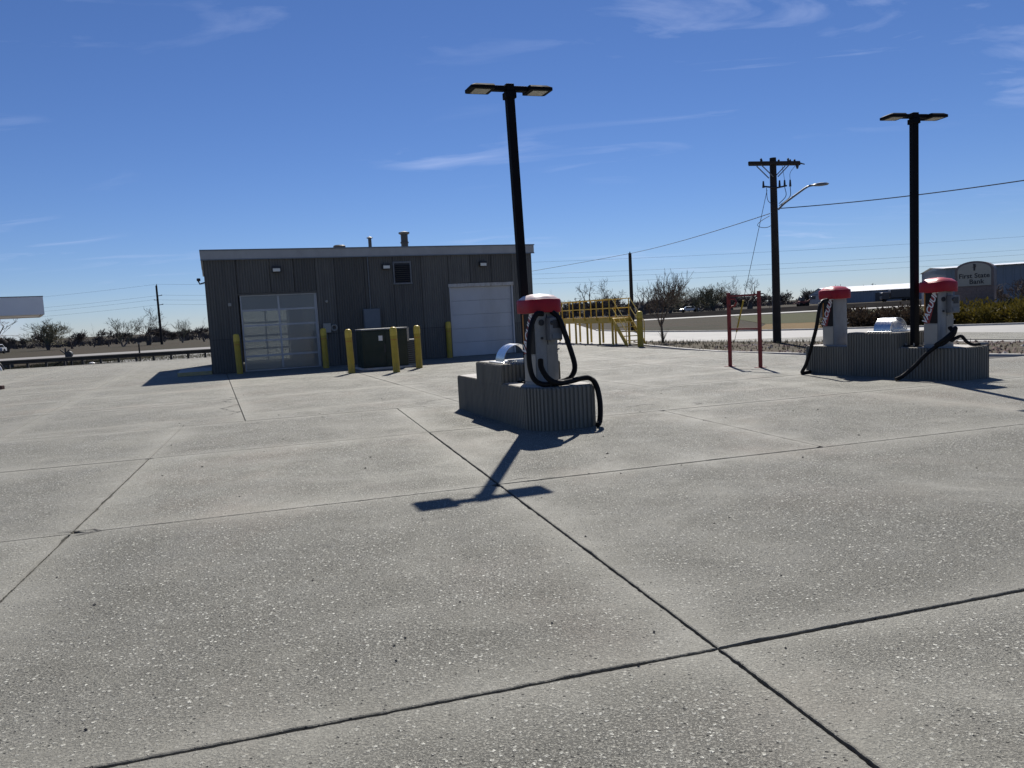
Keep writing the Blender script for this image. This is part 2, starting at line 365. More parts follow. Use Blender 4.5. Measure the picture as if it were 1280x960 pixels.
def clear_pane():
    t = NT('rear_pane'); tr = t.n.new('ShaderNodeBsdfTransparent'); tr.inputs[0].default_value = (.8, .82, .8, 1)
    di = t.n.new('ShaderNodeBsdfTranslucent'); di.inputs[0].default_value = (.8, .82, .8, 1); gl = t.n.new('ShaderNodeBsdfGlossy'); gl.inputs['Roughness'].default_value = .1
    a = t.n.new('ShaderNodeMixShader'); a.inputs[0].default_value = .35; t.l.new(tr.outputs[0], a.inputs[1]); t.l.new(di.outputs[0], a.inputs[2])
    b = t.n.new('ShaderNodeMixShader'); b.inputs[0].default_value = .08; t.l.new(a.outputs[0], b.inputs[1]); t.l.new(gl.outputs[0], b.inputs[2]); t.l.new(b.outputs[0], t.out.inputs[0]); return t.m
M['panerear'] = clear_pane()
M['hoodsteel'] = M['steel']

# ------------------------------------------------------------------ ground, roads
def sheet(name, poly, z, mat, kind='structure'):
    m = MB(); m.add([(x, y, z) for x, y in poly], [tuple(range(len(poly)))]); o = m.build(name, mat); o['kind'] = kind; return o
def ccw(p):
    a = sum(p[i][0]*p[(i+1) % len(p)][1]-p[(i+1) % len(p)][0]*p[i][1] for i in range(len(p))); return p if a > 0 else p[::-1]
# terrain: one large sheet, fine near, coarse far
sheet('ground', [(-4500, -300), (4500, -300), (4500, 6500), (-4500, 6500)], -.09, M['field'])
STREET = ccw([(31, 3), (22, 15.3), (16.2, 24.1), (11, 32.1), (8.4, 36.0), (6.4, 38.9), (-28, 50.5), (-14, 106), (9, 106), (7.4, 65), (9.2, 56.5), (11.6, 51), (14.2, 46.4), (16.6, 43.6), (22.3, 38.4), (30, 32.5), (46, 21), (60, 11)])
sheet('street', STREET, -.035, M['street'])
sheet('side_road', ccw([(-150, 33), (-40, 60.3), (-25, 63.7), (2, 69), (2, 86), (-32.5, 83), (-51, 77.7), (-160, 52)]), -.055, M['asphalt'])
sheet('frontage_road', ccw([(-14, 105), (40, 107), (140, 97), (140, 105), (42, 117), (-14, 115)]), -.045, M['street'])
sheet('dormant_lawn', ccw([(14.9, 46.6), (17.0, 44.0), (22.6, 38.9), (26, 36.2), (31, 44), (26, 56), (20, 60)]), -.06, M['dormant'])
sheet('greening_lawn', ccw([(20.2, 60.5), (26.4, 56.3), (31.5, 44.5), (60, 60), (60, 96), (30, 103), (24, 80)]), -.065, M['greenish'])
def ribbon(name, line, w, z0, z1, mat):
    m = MB(); n = len(line); pts = [Vector((*p, 0)) for p in line]; L = []; Rr = []
    for i, p in enumerate(pts):
        d = (pts[min(i+1, n-1)]-pts[max(i-1, 0)]).normalized(); q = Vector((-d.y, d.x, 0)); L.append(p+q*w/2); Rr.append(p-q*w/2)
    vs = []
    for i in range(n): vs += [(*L[i].xy, z0), (*L[i].xy, z1), (*Rr[i].xy, z1), (*Rr[i].xy, z0)]
    fs = []
    for i in range(n-1):
        for k in range(3): fs.append((i*4+k, i*4+k+1, i*4+k+5, i*4+k+4))
    fs += [(0, 3, 2, 1), ((n-1)*4, (n-1)*4+1, (n-1)*4+2, (n-1)*4+3)]
    m.add(vs, fs); return m.build(name, mat, bevel=.015)
structure(ribbon('field_kerb', [(7.5, 66), (7.4, 65), (9.2, 56.5), (11.6, 51), (14.2, 46.4), (16.6, 43.6), (22.3, 38.4), (30, 32.5), (46, 21)], .18, -.09, .05, M['kerb']))
VERGE_LOT = [(5.9, 38.0), (6.2, 34.6), (6.85, 30.2), (7.45, 27.4), (8.35, 25.5), (9.25, 23.7), (12.8, 19.7), (18, 12), (25, 1)]
VERGE_ROAD = [(31, 3), (22, 15.3), (16.2, 24.1), (11, 32.1), (8.4, 36.0), (6.5, 38.8)]
vg = ccw(VERGE_LOT+VERGE_ROAD)
VERGE = sheet('verge', vg, .022, M['verge'])
structure(ribbon('verge_kerb', [(x, y) for x, y in VERGE_LOT], .17, -.05, .034, M['kerb']))
structure(ribbon('street_kerb', VERGE_ROAD, .17, -.06, .034, M['kerb']))
def inpoly(x, y, P):
    r = False; n = len(P)
    for i in range(n):
        x0, y0 = P[i]; x1, y1 = P[(i+1) % n]
        if (y0 > y) != (y1 > y) and x < (x1-x0)*(y-y0)/(y1-y0)+x0: r = not r
    return r

# ------------------------------------------------------------------ concrete lot, slab by slab
def clip(poly, p, n):        # keep side where (q-p).n >= 0
    out = []
    for i in range(len(poly)):
        a = Vector(poly[i]); b = Vector(poly[(i+1) % len(poly)]); da = (a-p).dot(n); db = (b-p).dot(n)
        if da >= 0: out.append(a)
        if (da >= 0) != (db >= 0): out.append(a+(b-a)*(da/(da-db)))
    return [tuple(q) for q in out]
def area(P): return .5*sum(P[i][0]*P[(i+1) % len(P)][1]-P[(i+1) % len(P)][0]*P[i][1] for i in range(len(P)))
def inset(P, g):
    for i in range(len(P)):
        pass
    lines = []
    n = len(P)
    for i in range(n):
        a = Vector(P[i]); b = Vector(P[(i+1) % n]); d = (b-a).normalized(); lines.append((a+Vector((-d.y, d.x))*g, d))
    out = []
    for i in range(n):
        p, d = lines[i-1]; q, e = lines[i]; cr = d.x*e.y-d.y*e.x
        if abs(cr) < 1e-4: out.append(tuple(q)); continue
        t = ((q-p).x*e.y-(q-p).y*e.x)/cr; out.append(tuple(p+d*t))
    return out
LOT = structure(sheet('lot', ccw([(-70, -14), (26, -14), (26, 0), (12.6, 19.6), (9.1, 23.6), (5.8, 38.4), (-19, 49.6), (-31, 46.6), (-70, 36)]), -.028, M['joint']))
lot_edges = [((-70, 36), (-31, 46.4)), ((-31, 46.4), (-19, 49.4)), ((-19, 49.4), (5.8, 38.2))]
def lotclip(P):
    for a, b in lot_edges:
        a = Vector(a); b = Vector(b); d = b-a; P = clip(P, a, Vector((d.y, -d.x)))
        if len(P) < 3: return P
    return P
rs = random.Random(3)
def slab(P, g):
    # dedupe
    Q = []
    for q in P:
        if not Q or (Vector(q)-Vector(Q[-1])).length > .05: Q.append(q)
    if len(Q) > 2 and (Vector(Q[0])-Vector(Q[-1])).length < .05: Q.pop()
    if len(Q) < 3 or area(Q) < .25: return
    cx = sum(q[0] for q in Q)/len(Q); cy = sum(q[1] for q in Q)/len(Q)
    dist = math.hypot(cx, cy)
    P = inset(Q, g/2*rs.uniform(.75, 1.25))
    if area(P) < .1: return
    near = dist < 13
    # broken corners
    C = []
    n = len(P)
    for i in range(n):
        p = Vector(P[i]); a = (Vector(P[i-1])-p).normalized(); b = (Vector(P[(i+1) % n])-p).normalized()
        if near and rs.random() < .35:
            k = rs.uniform(.03, .11); C += [tuple(p+a*k), tuple(p+b*k*rs.uniform(.5, 1.2))]
        else: C.append(tuple(p))
    P = C
    E = []
    n = len(P)
    for i in range(n):
        a = Vector(P[i]); b = Vector(P[(i+1) % n]); L = (b-a).length; k = max(1, int(L/(.022 if dist < 7.5 else .08))) if near else 1
        d = (b-a).normalized(); nn = Vector((-d.y, d.x)); ph = rs.uniform(0, 90)
        for j in range(k):
            q = a+(b-a)*j/k
            if near and j: q = q+nn*(abs(noise.noise((q.x*7+ph, q.y*7, 1)))*.007+abs(noise.noise((q.x*26, q.y*26, ph)))*.007+rs.uniform(0, .004)+max(0, noise.noise((q.x*3, q.y*3, ph+9))-.3)*.028)
            E.append((q.x, q.y))
    m = MB(); n = len(E); c = Vector((sum(q[0] for q in P)/len(P), sum(q[1] for q in P)/len(P)))
    def ring(k):
        out = []
        for q in E:
            v = Vector(q); d = c-v; L = d.length; out.append(tuple(v+d*min(.9, k/max(L, .01))))
        return out
    bev = .005 if near else .008
    rings = [(E, -.06, 1), (E, -bev*.7, 1), (ring(bev*1.3), 0, 1), (ring(.024), .0, .84), (ring(.75), .0, 0)]
    vs = []; rim = []
    for rr, z, r_ in rings:
        for q in rr: vs.append((*q, z)); rim.append(r_)
    fs = []
    for i in range(len(rings)-1):
        for k in range(n): fs.append((i*n+k, i*n+(k+1) % n, (i+1)*n+(k+1) % n, (i+1)*n+k))
    fs.append(tuple((len(rings)-1)*n+k for k in range(n)))
    m.add(vs, fs); me = m.mesh('slab', M['lot'])
    at = me.attributes.new('rim', 'FLOAT', 'POINT'); at.data.foreach_set('value', rim)
    dz = rs.uniform(-.004, .003)
    o = obj('slab', me, LOT, (0, 0, dz))
    return o
GA = R(106.0); ea = Vector((math.cos(GA), math.sin(GA))); eb = Vector((math.sin(GA), -math.cos(GA)))      # near grid
ROWS = [-9.1, -5.0, -.87, 3.27, 7.40, 11.40, 14.92]
COLS = [1.93+3.88*k for k in range(-11, 7)]
def P2(s, t): q = ea*s+eb*t; return (q.x, q.y)
cnt = 0
for i in range(len(ROWS)-1):
    for j in range(len(COLS)-1):
        if j == 12 and i != 4: continue
        jr = 13 if j == 11 and i != 4 else j+1
        P = [P2(ROWS[i], COLS[j]), P2(ROWS[i], COLS[j+1]), P2(ROWS[i+1], COLS[j+1]), P2(ROWS[i+1], COLS[j])]
        def gapfix(row=None, c_=None):      # hairline joints where the pour was only scored
            if row is not None: return .0045 if (row == 4 and j < 11) or (row == 5 and 10 <= j < 11) or row == 6 else 0
            return .0045 if c_ >= 12 else .002 if c_ == 10 else 0
        s0, s1, t0, t1 = ROWS[i]-gapfix(row=i), ROWS[i+1]+gapfix(row=i+1), COLS[j]-gapfix(c_=j)-(.0045 if j == 11 else 0), COLS[jr]+gapfix(c_=jr)
        P = [P2(s0, t0), P2(s0, t1), P2(s1, t1), P2(s1, t0)]
        P = ccw(P); cx = sum(q[0] for q in P)/4; cy = sum(q[1] for q in P)/4
        if cy < -3 or abs(cx) > cy*.95+9: continue
        P = lotclip(P)
        if len(P) >= 3 and slab(P, .016 if j == 11 else .010): cnt += 1
FA = R(111.2); fa = Vector((math.cos(FA), math.sin(FA))); fb = Vector((math.sin(FA), -math.cos(FA)))      # grid of the building
p0 = Vector((-5.3, 15.0))
for i in range(-5, 10):
    for j in range(-9, 7):
        a = p0+fa*(4.05*i)+fb*(4.1*j)
        P = ccw([tuple(a), tuple(a+fb*4.1), tuple(a+fb*4.1+fa*4.05), tuple(a+fa*4.05)])
        P = clip(P, Vector(P2(14.92, 0)), ea)
        if len(P) < 3: continue
        cx = sum(q[0] for q in P)/len(P); cy = sum(q[1] for q in P)/len(P)
        if abs(cx) > cy*.8+6: continue
        P = lotclip(P)
        if len(P) < 3 or inpoly(cx, cy, vg): continue
        if slab(P, .014): cnt += 1
print('slabs', cnt)

# grit lying on the slabs
m = MB()
for k in range(150):
    y = rs.uniform(3, 22); x = rs.uniform(-.62, .62)*y; r_ = rs.uniform(.004, .011)*(1 if y < 8 else 1.5)
    vs = [(x+r_*rs.uniform(.6, 1.5)*math.cos(a), y+r_*rs.uniform(.6, 1.5)*math.sin(a), .002) for a in (0, 1.6, 3.1, 4.7)]+[(x+rs.uniform(-.3, .3)*r_, y, r_*rs.uniform(.6, 1.1)+.002)]
    m.add(vs, [(0, 1, 4), (1, 2, 4), (2, 3, 4), (3, 0, 4)])
tag(m.build('grit', M['joint']), 'dark grit specks scattered over the concrete', 'grit', kind='stuff')
m = MB()
def crack(pts, w):
    P = []
    for (a, b) in zip(pts[:-1], pts[1:]):
        a, b = Vector(a), Vector(b); n_ = max(2, int((b-a).length/.09))
        for k in range(n_): P.append(a.lerp(b, k/n_)+Vector((rs.uniform(-.03, .03), rs.uniform(-.03, .03))))
    P.append(Vector(pts[-1])); vs = []; n_ = len(P)
    for k, p in enumerate(P):
        d = (P[min(k+1, n_-1)]-P[max(k-1, 0)]).normalized(); q = Vector((-d.y, d.x))*w*rs.uniform(.3, 1.2)*(0.15 if k in (0, n_-1) else 1)
        vs += [(p.x+q.x, p.y+q.y, .0045), (p.x-q.x, p.y-q.y, .0045)]
    m.add(vs, [(2*k, 2*k+1, 2*k+3, 2*k+2) for k in range(n_-1)])
for pts, w in (([(-7.1, 19.2), (-6.75, 18.9), (-6.95, 18.3), (-6.55, 17.9)], .018), ([(-6.45, 17.5), (-6.15, 17.2), (-6.35, 16.6), (-6.0, 16.2)], .018), ([(-5.95, 16.0), (-5.6, 15.75), (-5.7, 15.3)], .016), ([(-1.9, 15.6), (-1.5, 16.1), (-1.1, 16.3)], .012), ([(1.9, 13.2), (2.3, 13.45), (2.8, 13.4)], .01), ([(3.0, 12.95), (3.25, 13.15), (3.1, 13.4)], .01), ([(-.13, 7.72), (.02, 7.86), (.2, 7.84)], .006), ([(.20, 7.83), (.42, 7.86)], .005), ([(-4.1, 6.6), (-3.85, 6.7), (-3.7, 6.62), (-3.85, 6.5)], .01)): crack(pts, w)
tag(m.build('cracks', M['joint']), 'short jagged cracks in the concrete', 'cracks', kind='stuff')
# stones and dry tufts on the verge
m = MB(); mb = MB(); rr = random.Random(11)
for k in range(9000):
    y = rr.uniform(9, 38.5); x = rr.uniform(5.8, 26)
    if not inpoly(x, y, vg): continue
    red = noise.noise((x*.35, y*.35, 3))+(.25 if y < 28.5 else -.35)
    if red > -.05 and rr.random() < .8:
        s = rr.uniform(.03, .085); vs = []
        for a in range(5): vs.append((x+s*rr.uniform(.7, 1.2)*math.cos(a*1.257), y+s*rr.uniform(.7, 1.2)*math.sin(a*1.257), .017+rr.uniform(0, .02)))
        vs.append((x+rr.uniform(-.3, .3)*s, y+rr.uniform(-.3, .3)*s, .022+s*rr.uniform(.5, 1)))
        m.add(vs, [(i, (i+1) % 5, 5) for i in range(5)])
    elif rr.random() < .8:
        for q in range(7):
            a = rr.uniform(0, 6.28); h = rr.uniform(.04, .16); l = rr.uniform(.02, .09); w = .008
            mb.add([(x-w*math.sin(a), y+w*math.cos(a), .021), (x+w*math.sin(a), y-w*math.cos(a), .021), (x+l*math.cos(a), y+l*math.sin(a), .021+h)], [(0, 1, 2)])
tag(m.build('verge_stones', M['rock']), 'reddish landscape stones covering the verge', 'stones', kind='stuff')
tag(mb.build('verge_tufts', M['blade']), 'dry grass tufts growing on the verge', 'grass', kind='stuff')
m = MB()
for k in range(9000):
    t = rr.random(); x = -33+t*14.5; y = 46.8+t*2.6+rr.uniform(0, 9); a = rr.uniform(0, 6.28); h = rr.uniform(.05, .22)
    m.add([(x-.015, y, -.09), (x+.015, y, -.09), (x+.08*math.cos(a), y+.08*math.sin(a), -.09+h)], [(0, 1, 2)])
tag(m.build('roadside_grass', M['blade']), 'dry grass between the guardrail and the road', 'grass', kind='stuff')
# raised railway bed beyond the frontage road
m = MB(); prof = [(-16, -.1), (-13, .10), (-2.2, .22), (16, .25), (19, -.1)]
xs = [2, 8, 14, 30, 60, 90, 110]; hs_ = [.1, .6, 1, 1.5, 1.6, 1.2, .3]
vs = []
for x, h in zip(xs, hs_):
    for dy, z in prof: vs.append((x, 137-.04*x+dy, z*h if z > 0 else z))
n = len(prof); fs = [(i*n+k, (i+1)*n+k, (i+1)*n+k+1, i*n+k+1) for i in range(len(xs)-1) for k in range(n-1)]
structure(m.add(vs, fs).build('railway_bed', M['ballast']))

# ------------------------------------------------------------------ wash building
BW = R(21.185); BL = (-11.52, 29.70, 0)
B = thing('wash_building', 'low flat-roofed building of dark fluted concrete with two overhead doors', 'building', BL, BW)
LEN, DEP, HW = 13.6, 9.4, 4.40
D1, D2 = (1.14, 4.14), (9.70, 12.62); DH = 3.0
def panel(x0, x1, z0, z1, name='wall_panel', y=0, flip=1, axis='x', pitch=.10):
    # a slab with real vertical ribs on its outer face
    m = MB(); n = max(2, int(round((x1-x0-.024)/pitch))); a0 = x0+.012; w = (x1-x0-.024)/n; pr = []
    for k in range(n):
        a = a0+k*w; pr += [(a, 0), (a+w*.28, 0), (a+w*.38, -.022), (a+w*.9, -.022)]
    pr.append((a0+n*w, 0)); vs = []
    def pt(u, d, z): return (u, y+d, z) if axis == 'x' else (y+d*flip, u, z)
    zz0, zz1 = z0+.008, z1-.008
    for u, d in pr: vs += [pt(u, d, zz0), pt(u, d, zz1)]
    k = len(pr); vs += [pt(a0, .16, zz0), pt(a0, .16, zz1), pt(a0+n*w, .16, zz0), pt(a0+n*w, .16, zz1)]
    fs = [(2*i, 2*i+2, 2*i+3, 2*i+1) for i in range(k-1)]
    b = 2*k; e = 2*(k-1)
    fs += [(b, 0, 1, b+1), (e, b+2, b+3, e+1), (b+2, b, b+1, b+3)]
    fs.append(tuple([2*i+1 for i in range(k)]+[b+3, b+1])); fs.append(tuple([b, b+2]+[2*i for i in range(k-1, -1, -1)]))
    m.add(vs, fs); return m.build(name, M['wall'], B)
cuts = [0, D1[0], 2.39, 3.30, D1[1], 4.9, 6.1, 7.3, 8.5, D2[0], 10.68, 11.65, D2[1], LEN]
for a, b in zip(cuts[:-1], cuts[1:]):
    mid = (a+b)/2; over = D1[0] < mid < D1[1] or D2[0] < mid < D2[1]
    if over: panel(a, b, 3.06 if mid < 6 else 3.16, HW)
    else: panel(a, b, 0.0, 1.32); panel(a, b, 1.32, HW)
for k in range(8):
    a, b = .16+k*(DEP-.2)/8, .16+(k+1)*(DEP-.2)/8
    panel(a, b, 0, HW, axis='y', y=.0, flip=1); 
    panel(a, b, 0, HW, axis='y', y=LEN, flip=-1)
RD = (1.56, 3.85)
for a, b in ((0, 1.56), (3.85, 6.4), (6.4, 8.8), (8.8, 11.2), (11.2, LEN)):
    MB().box(a+.005, b-.005, DEP, DEP+.16, 0, HW).build('wall_panel', M['wall'], B)
MB().box(1.56, 3.85, DEP+.002, DEP+.158, 2.65, HW).build('wall_panel', M['wall'], B)
MB().box(.03, D1[0]-.0, .05, .155, .01, HW-.02).build('wall_core', M['dark'], B)
MB().box(D1[1]+.0, D2[0]-.0, .05, .155, .01, HW-.02).build('wall_core', M['dark'], B)
MB().box(D2[1]+.0, LEN-.03, .05, .155, .01, HW-.02).build('wall_core', M['dark'], B)
MB().box(4.55, 4.7, .17, DEP-.003, 0, HW-.02).build('partition', M['whitedoor'], B)
MB().box(.17, LEN-.17, .165, DEP-.002, .003, .012).build('bay_floor', M['kerb'], B)
MB().box(.05, LEN-.05, .05, DEP+.1, HW+.005, HW+.16).build('roof_deck', M['roof'], B)
fa_ = MB(); fa_.box(-.09, LEN+.09, -.10, -.045, 4.38, 4.72); fa_.box(-.09, -.045, -.044, DEP+.19, 4.38, 4.72); fa_.box(LEN+.045, LEN+.09, -.044, DEP+.19, 4.38, 4.72); fa_.box(-.044, LEN+.044, DEP+.16, DEP+.19, 4.38, 4.72)
fo = fa_.build('fascia', M['fascia'], B)
fl = MB(); fl.box(-.115, LEN+.115, -.125, .16, 4.724, 4.765); fl.box(-.115, .16, .163, DEP+.215, 4.724, 4.765); fl.box(LEN-.16, LEN+.115, .163, DEP+.215, 4.724, 4.765); fl.box(.163, LEN-.163, DEP-.05, DEP+.215, 4.724, 4.765)
fl.box(-.105, LEN+.105, -.118, -.102, 4.36, 4.40)
fl.build('flashing', M['flash'], fo)
# glazed overhead door
def glazed(name, x0, x1, y, h, pm, rows=5, colsn=2):
    fr = MB().box(x0, x0+.05, y-.02, y+.04, 0.01, h).build(name, M['alu'], B)
    MB().box(x1-.05, x1, y-.02, y+.04, 0.01, h).build('stile', M['alu'], fr)
    rh = h/rows; cw = (x1-x0-.1)/colsn
    for r_ in range(rows+1):
        z = r_*rh; t = .035 if 0 < r_ < rows else .05
        MB().box(x0+.051, x1-.051, y-.025, y+.03, max(.012, z-t), min(h, z+t)).build('rail', M['alu'], fr)
    for r_ in range(rows):
        for k in range(1, colsn):
            xx = x0+.05+cw*k; MB().box(xx-.035, xx+.035, y-.018, y+.026, max(.07, r_*rh+.036), min(h-.06, (r_+1)*rh-.036)).build('mullion', M['alu'], fr)
        for k in range(colsn):
            xx = x0+.05+cw*k; MB().box(xx+(.036 if k else .001), xx+cw-(.036 if k < colsn-1 else .001), y, y+.008, max(.07, r_*rh+.036), min(h-.06, (r_+1)*rh-.036)).build('pane', pm, fr)
    return fr
dg = glazed('glazed_door', D1[0]+.06, D1[1]-.06, .10, 2.99, M['pane'])
dg['label'] = 'five-section overhead door with frosted panes'
rg = glazed('rear_door', RD[0]+.03, RD[1]-.03, DEP+.06, 2.64, M['panerear'], 4, 2)
MB().box(D1[0]-.02, D1[1]+.02, -.012, .12, 2.995, 3.055).build('door_header', M['wall'], B)
MB().box(D1[1]-.055, D1[1]-.012, .05, .09, 0.01, 2.99).build('door_track', M['alu'], B)
# white sectional door
sd = MB().box(D2[0]+.0, D2[0]+.055, -.01, .1, .01, 3.0).build('sectional_door', M['whitedoor'], B); MB().box(D2[1]-.055, D2[1], -.01, .1, .01, 3.0).build('jamb', M['whitedoor'], sd); sd['label'] = 'white sectional overhead door with flush sections'
for r_ in range(5):
    MB().box(D2[0]+.06, D2[1]-.06, .09, .13, r_*.598+.012, r_*.598+.606).build('door_section', M['whitedoor'], sd, bevel=.01)
MB().box(D2[0]-.04, D2[1]+.04, -.035, .1, 3.0, 3.15).build('door_trim', M['trimrust'], B, bevel=.006)
# wall lights
for sx in (2.64, 7.01, 11.25):
    w = MB().box(sx-.17, sx+.17, -.19, -.023, 3.84, 4.07).build('wall_light', M['dark'], B, bevel=.02)
    MB().box(sx-.135, sx+.135, -.203, -.191, 3.865, 3.985).build('lens', M['lens'], w)
lv = MB().box(7.30, 7.36, -.06, -.023, 3.25, 4.15).box(8.02, 8.08, -.06, -.023, 3.25, 4.15).box(7.361, 8.019, -.06, -.023, 4.08, 4.15).box(7.28, 8.10, -.075, -.023, 3.2, 3.27).build('louvre_vent', M['galv'], B)
MB().box(7.362, 8.018, -.03, -.0225, 3.272, 4.078).build('back_plate', M['dark'], lv)
for k in range(9):
    z = 3.31+k*.085; MB().box(-.325, .325, -.005, .005, -.04, .04, Matrix.Translation((7.69, -.048, z)) @ Matrix.Rotation(R(-48), 4, 'X')).build('louvre_blade', M['dark'], lv)
eb_ = MB().box(5.93, 6.60, -.24, -.024, 1.43, 2.24).build('meter_cabinet', M['boxgrey'], B, bevel=.01)
MB().box(5.96, 6.57, -.252, -.241, 1.47, 2.20).build('cabinet_door', M['boxgrey'], eb_)
MB().tube([(6.26, -.08, 2.245), (6.26, -.08, 4.35)], .025, 8).build('conduit', M['galv'], B)
MB().box(4.28, 4.58, -.20, -.024, 1.36, 1.74).build('control_box', M['beige'], B, bevel=.012)
ring = [(4.72+.11*math.cos(a*.3142), -.10, 1.55+.11*math.sin(a*.3142)) for a in range(21)]
MB().tube(ring, .032, 8, cap=False).tube([(4.585, -.1, 1.55), (4.63, -.1, 1.55)], .02, 6).build('hose_reel', M['beige'], B)
MB().box(4.3, 4.42, -.12, -.024, 1.1, 1.34).build('switch_box', M['galv'], B)
MB().box(.75, .87, -.06, -.024, 2.59, 2.71).build('sensor', M['beige'], B)
MB().lathe([(.055, 0), (.055, .03), (.03, .05)], 12).build('sensor', M['beige'], B, loc=(4.50, -.024, 2.62)).rotation_euler.x = R(90)
# roof vents
v1 = MB().lathe([(.10, 4.56), (.10, 5.0), (.26, 5.02), (.27, 5.12), (.22, 5.16)], 16, (5.66, 3)).build('roof_vent', M['stack'], B, True)
v2 = MB().lathe([(.075, 4.56), (.075, 5.44)], 14, (7.03, 3)).lathe([(.13, 5.44), (.14, 5.47), (.02, 5.53)], 14, (7.03, 3)).build('flue_pipe', M['stack'], B, True)
v3 = MB().lathe([(.16, 4.56), (.16, 5.6)], 18, (8.62, 3)).lathe([(.19, 5.2), (.19, 5.26)], 18, (8.62, 3)).lathe([(.20, 5.6), (.25, 5.64), (.25, 5.69), (.05, 5.74)], 18, (8.62, 3)).build('flue_pipe', M['stack'], B, True)
# camera on the corner
cm = MB().tube([(-.01, .35, 3.55), (-.2, .35, 3.5), (-.24, .35, 3.62)], .03, 8).build('camera_bracket', M['dark'], B)
MB().box(-.30, -.16, .27, .40, 3.61, 3.72).build('camera_head', M['dark'], cm, bevel=.03)
# side step
st = thing('side_step', 'low concrete step with faded yellow edge at the left corner of the dark building', 'step', BL, BW)
MB().box(-1.25, -.03, .12, 3.2, -.02, .15).build('slab', M['kerb'], st, bevel=.02)
MB().box(-1.27, -.03, .10, .118, .0, .145).build('painted_edge', M['fadeyellow'], st)
Bm = Matrix.Translation(BL) @ Matrix.Rotation(BW, 4, 'Z')
def bl(x, y, z=0): return tuple(Bm @ Vector((x, y, z)))

# bollards
bmesh_ = {}
def bollard(loc, h, r, label, tilt=0):
    t = thing('bollard', label, 'bollard', loc, 0, 'yellow steel bollards')
    t.rotation_euler.y = tilt
    MB().lathe([(r*1.02, -.03), (r*1.02, .02), (r, .03), (r, h-r*.75-.20)], 20).build('sleeve', M['yellow'], t, True)
    MB().lathe([(r*1.03, h-r*.75-.199), (r*1.03, h-r*.75-.06), (r*.99, h-r*.75-.05), (r*.99, h-r*.7), (r*.90, h-r*.36), (r*.65, h-r*.1), (r*.3, h)], 20).build('cap', M['yellowtop'], t, True)
    MB().lathe([(r*1.005, h-r*.75-.34), (r*1.012, h-r*.75-.335), (r*1.012, h-r*.75-.318), (r*1.005, h-r*.75-.313)], 20).build('groove_band', M['decalyel'], t, True)
bollard((-10.30, 29.20, 0), 1.52, .115, 'yellow bollard left of the glazed overhead door', R(-1.5))
bollard((-7.22, 30.05, 0), 1.56, .115, 'yellow bollard right of the glazed overhead door under the control box', R(-.8))
bollard((-5.42, 26.13, 0), 1.50, .115, 'yellow bollard at the left front corner of the green transformer', R(-1.6))
bollard((-3.79, 25.40, 0), 1.50, .115, 'yellow bollard in front of the green transformer', R(-1.2))
bollard((-3.22, 27.00, 0), 1.50, .115, 'yellow bollard at the right end of the green transformer', R(-.6))
bollard((-2.60, 33.05, 0), 1.55, .115, 'yellow bollard at the left jamb of the white overhead door', 0)
bollard((5.84, 34.4, 0), 1.56, .135, 'yellow bollard at the foot of the platform stair', 0)

# transformer and condenser
T = thing('pad_transformer', 'dark green pad-mounted transformer cabinet behind the yellow bollards', 'transformer', bl(5.0, -4.55), BW)
MB().box(-.08, 1.72, -.12, 1.35, 0, .07).build('pad', M['kerb'], T, bevel=.01)
MB().box(0, 1.62, 0, 1.2, .07, 1.40).build('cabinet', M['green'], T, bevel=.015)
MB().box(-.03, 1.65, -.05, 1.23, 1.40, 1.455).build('lid', M['galv'], T, bevel=.012)
for a in (.03, .83): MB().box(a, a+.76, -.022, -.001, .12, 1.36).build('door', M['green'], T, bevel=.008)
MB().box(.58, .72, -.028, -.023, 1.02, 1.20).build('notice', M['print'], T)
MB().box(1.625, 1.70, .0, .12, .95, 1.44).build('corner_post', M['beige'], T)
MB().box(.76, .82, -.035, -.002, .6, .9).build('latch', M['dark'], T)
C_ = thing('condenser_unit', 'dark louvred condenser unit beside the green transformer', 'air conditioner', bl(6.72, -4.1), BW)
MB().box(0, .52, 0, .8, 0, .06).build('base', M['kerb'], C_)
MB().box(.01, .51, .03, .79, .06, .96).build('casing', M['flash'], C_, bevel=.01)
for k in range(11): MB().box(.02, .50, -.0, .029, .12+k*.075, .12+k*.075+.045).build('louvre', M['dark'], C_)
MB().box(-.01, .53, -.01, .81, .96, .99).build('top', M['galv'], C_)

# ------------------------------------------------------------------ vacuum islands
def fluted(poly, z0, z1, pitch=.066, dep=.024, jit=.006, seed=1):
    rj = random.Random(seed); out = []
    n = len(poly)
    for i in range(n):
        a = Vector(poly[i]); b = Vector(poly[(i+1) % n]); d = b-a; L = d.length; k = max(1, int(round(L/pitch))); d.normalize(); nn = Vector((-d.y, d.x)); w = L/k
        for j in range(k):
            q = a+d*(j*w); out += [q, q+d*w*.46, q+d*w*.58+nn*dep, q+d*w*.88+nn*dep]
    m = MB(); n = len(out)
    vs = [(*q, z0) for q in out]
    cen = sum(out, Vector((0, 0)))/n
    for q in out: vs.append((*q, z1-.035+rj.uniform(-jit, jit)))
    for q in out:
        d = (cen-q).normalized(); vs.append((*(q+d*rj.uniform(.010, .022)), z1-.012+rj.uniform(-jit, jit)*.6))
    for q in out:
        d = (cen-q).normalized(); vs.append((*(q+d*.05), z1))
    fs = []
    for r_ in range(3):
        for k in range(n): fs.append((r_*n+k, r_*n+(k+1) % n, (r_+1)*n+(k+1) % n, (r_+1)*n+k))
    m.add(vs, fs)
    t = MB(); t.add([vs[3*n+k] for k in range(n)], [tuple(range(n))])
    return m, t
IW, IL = 1.02, 3.75
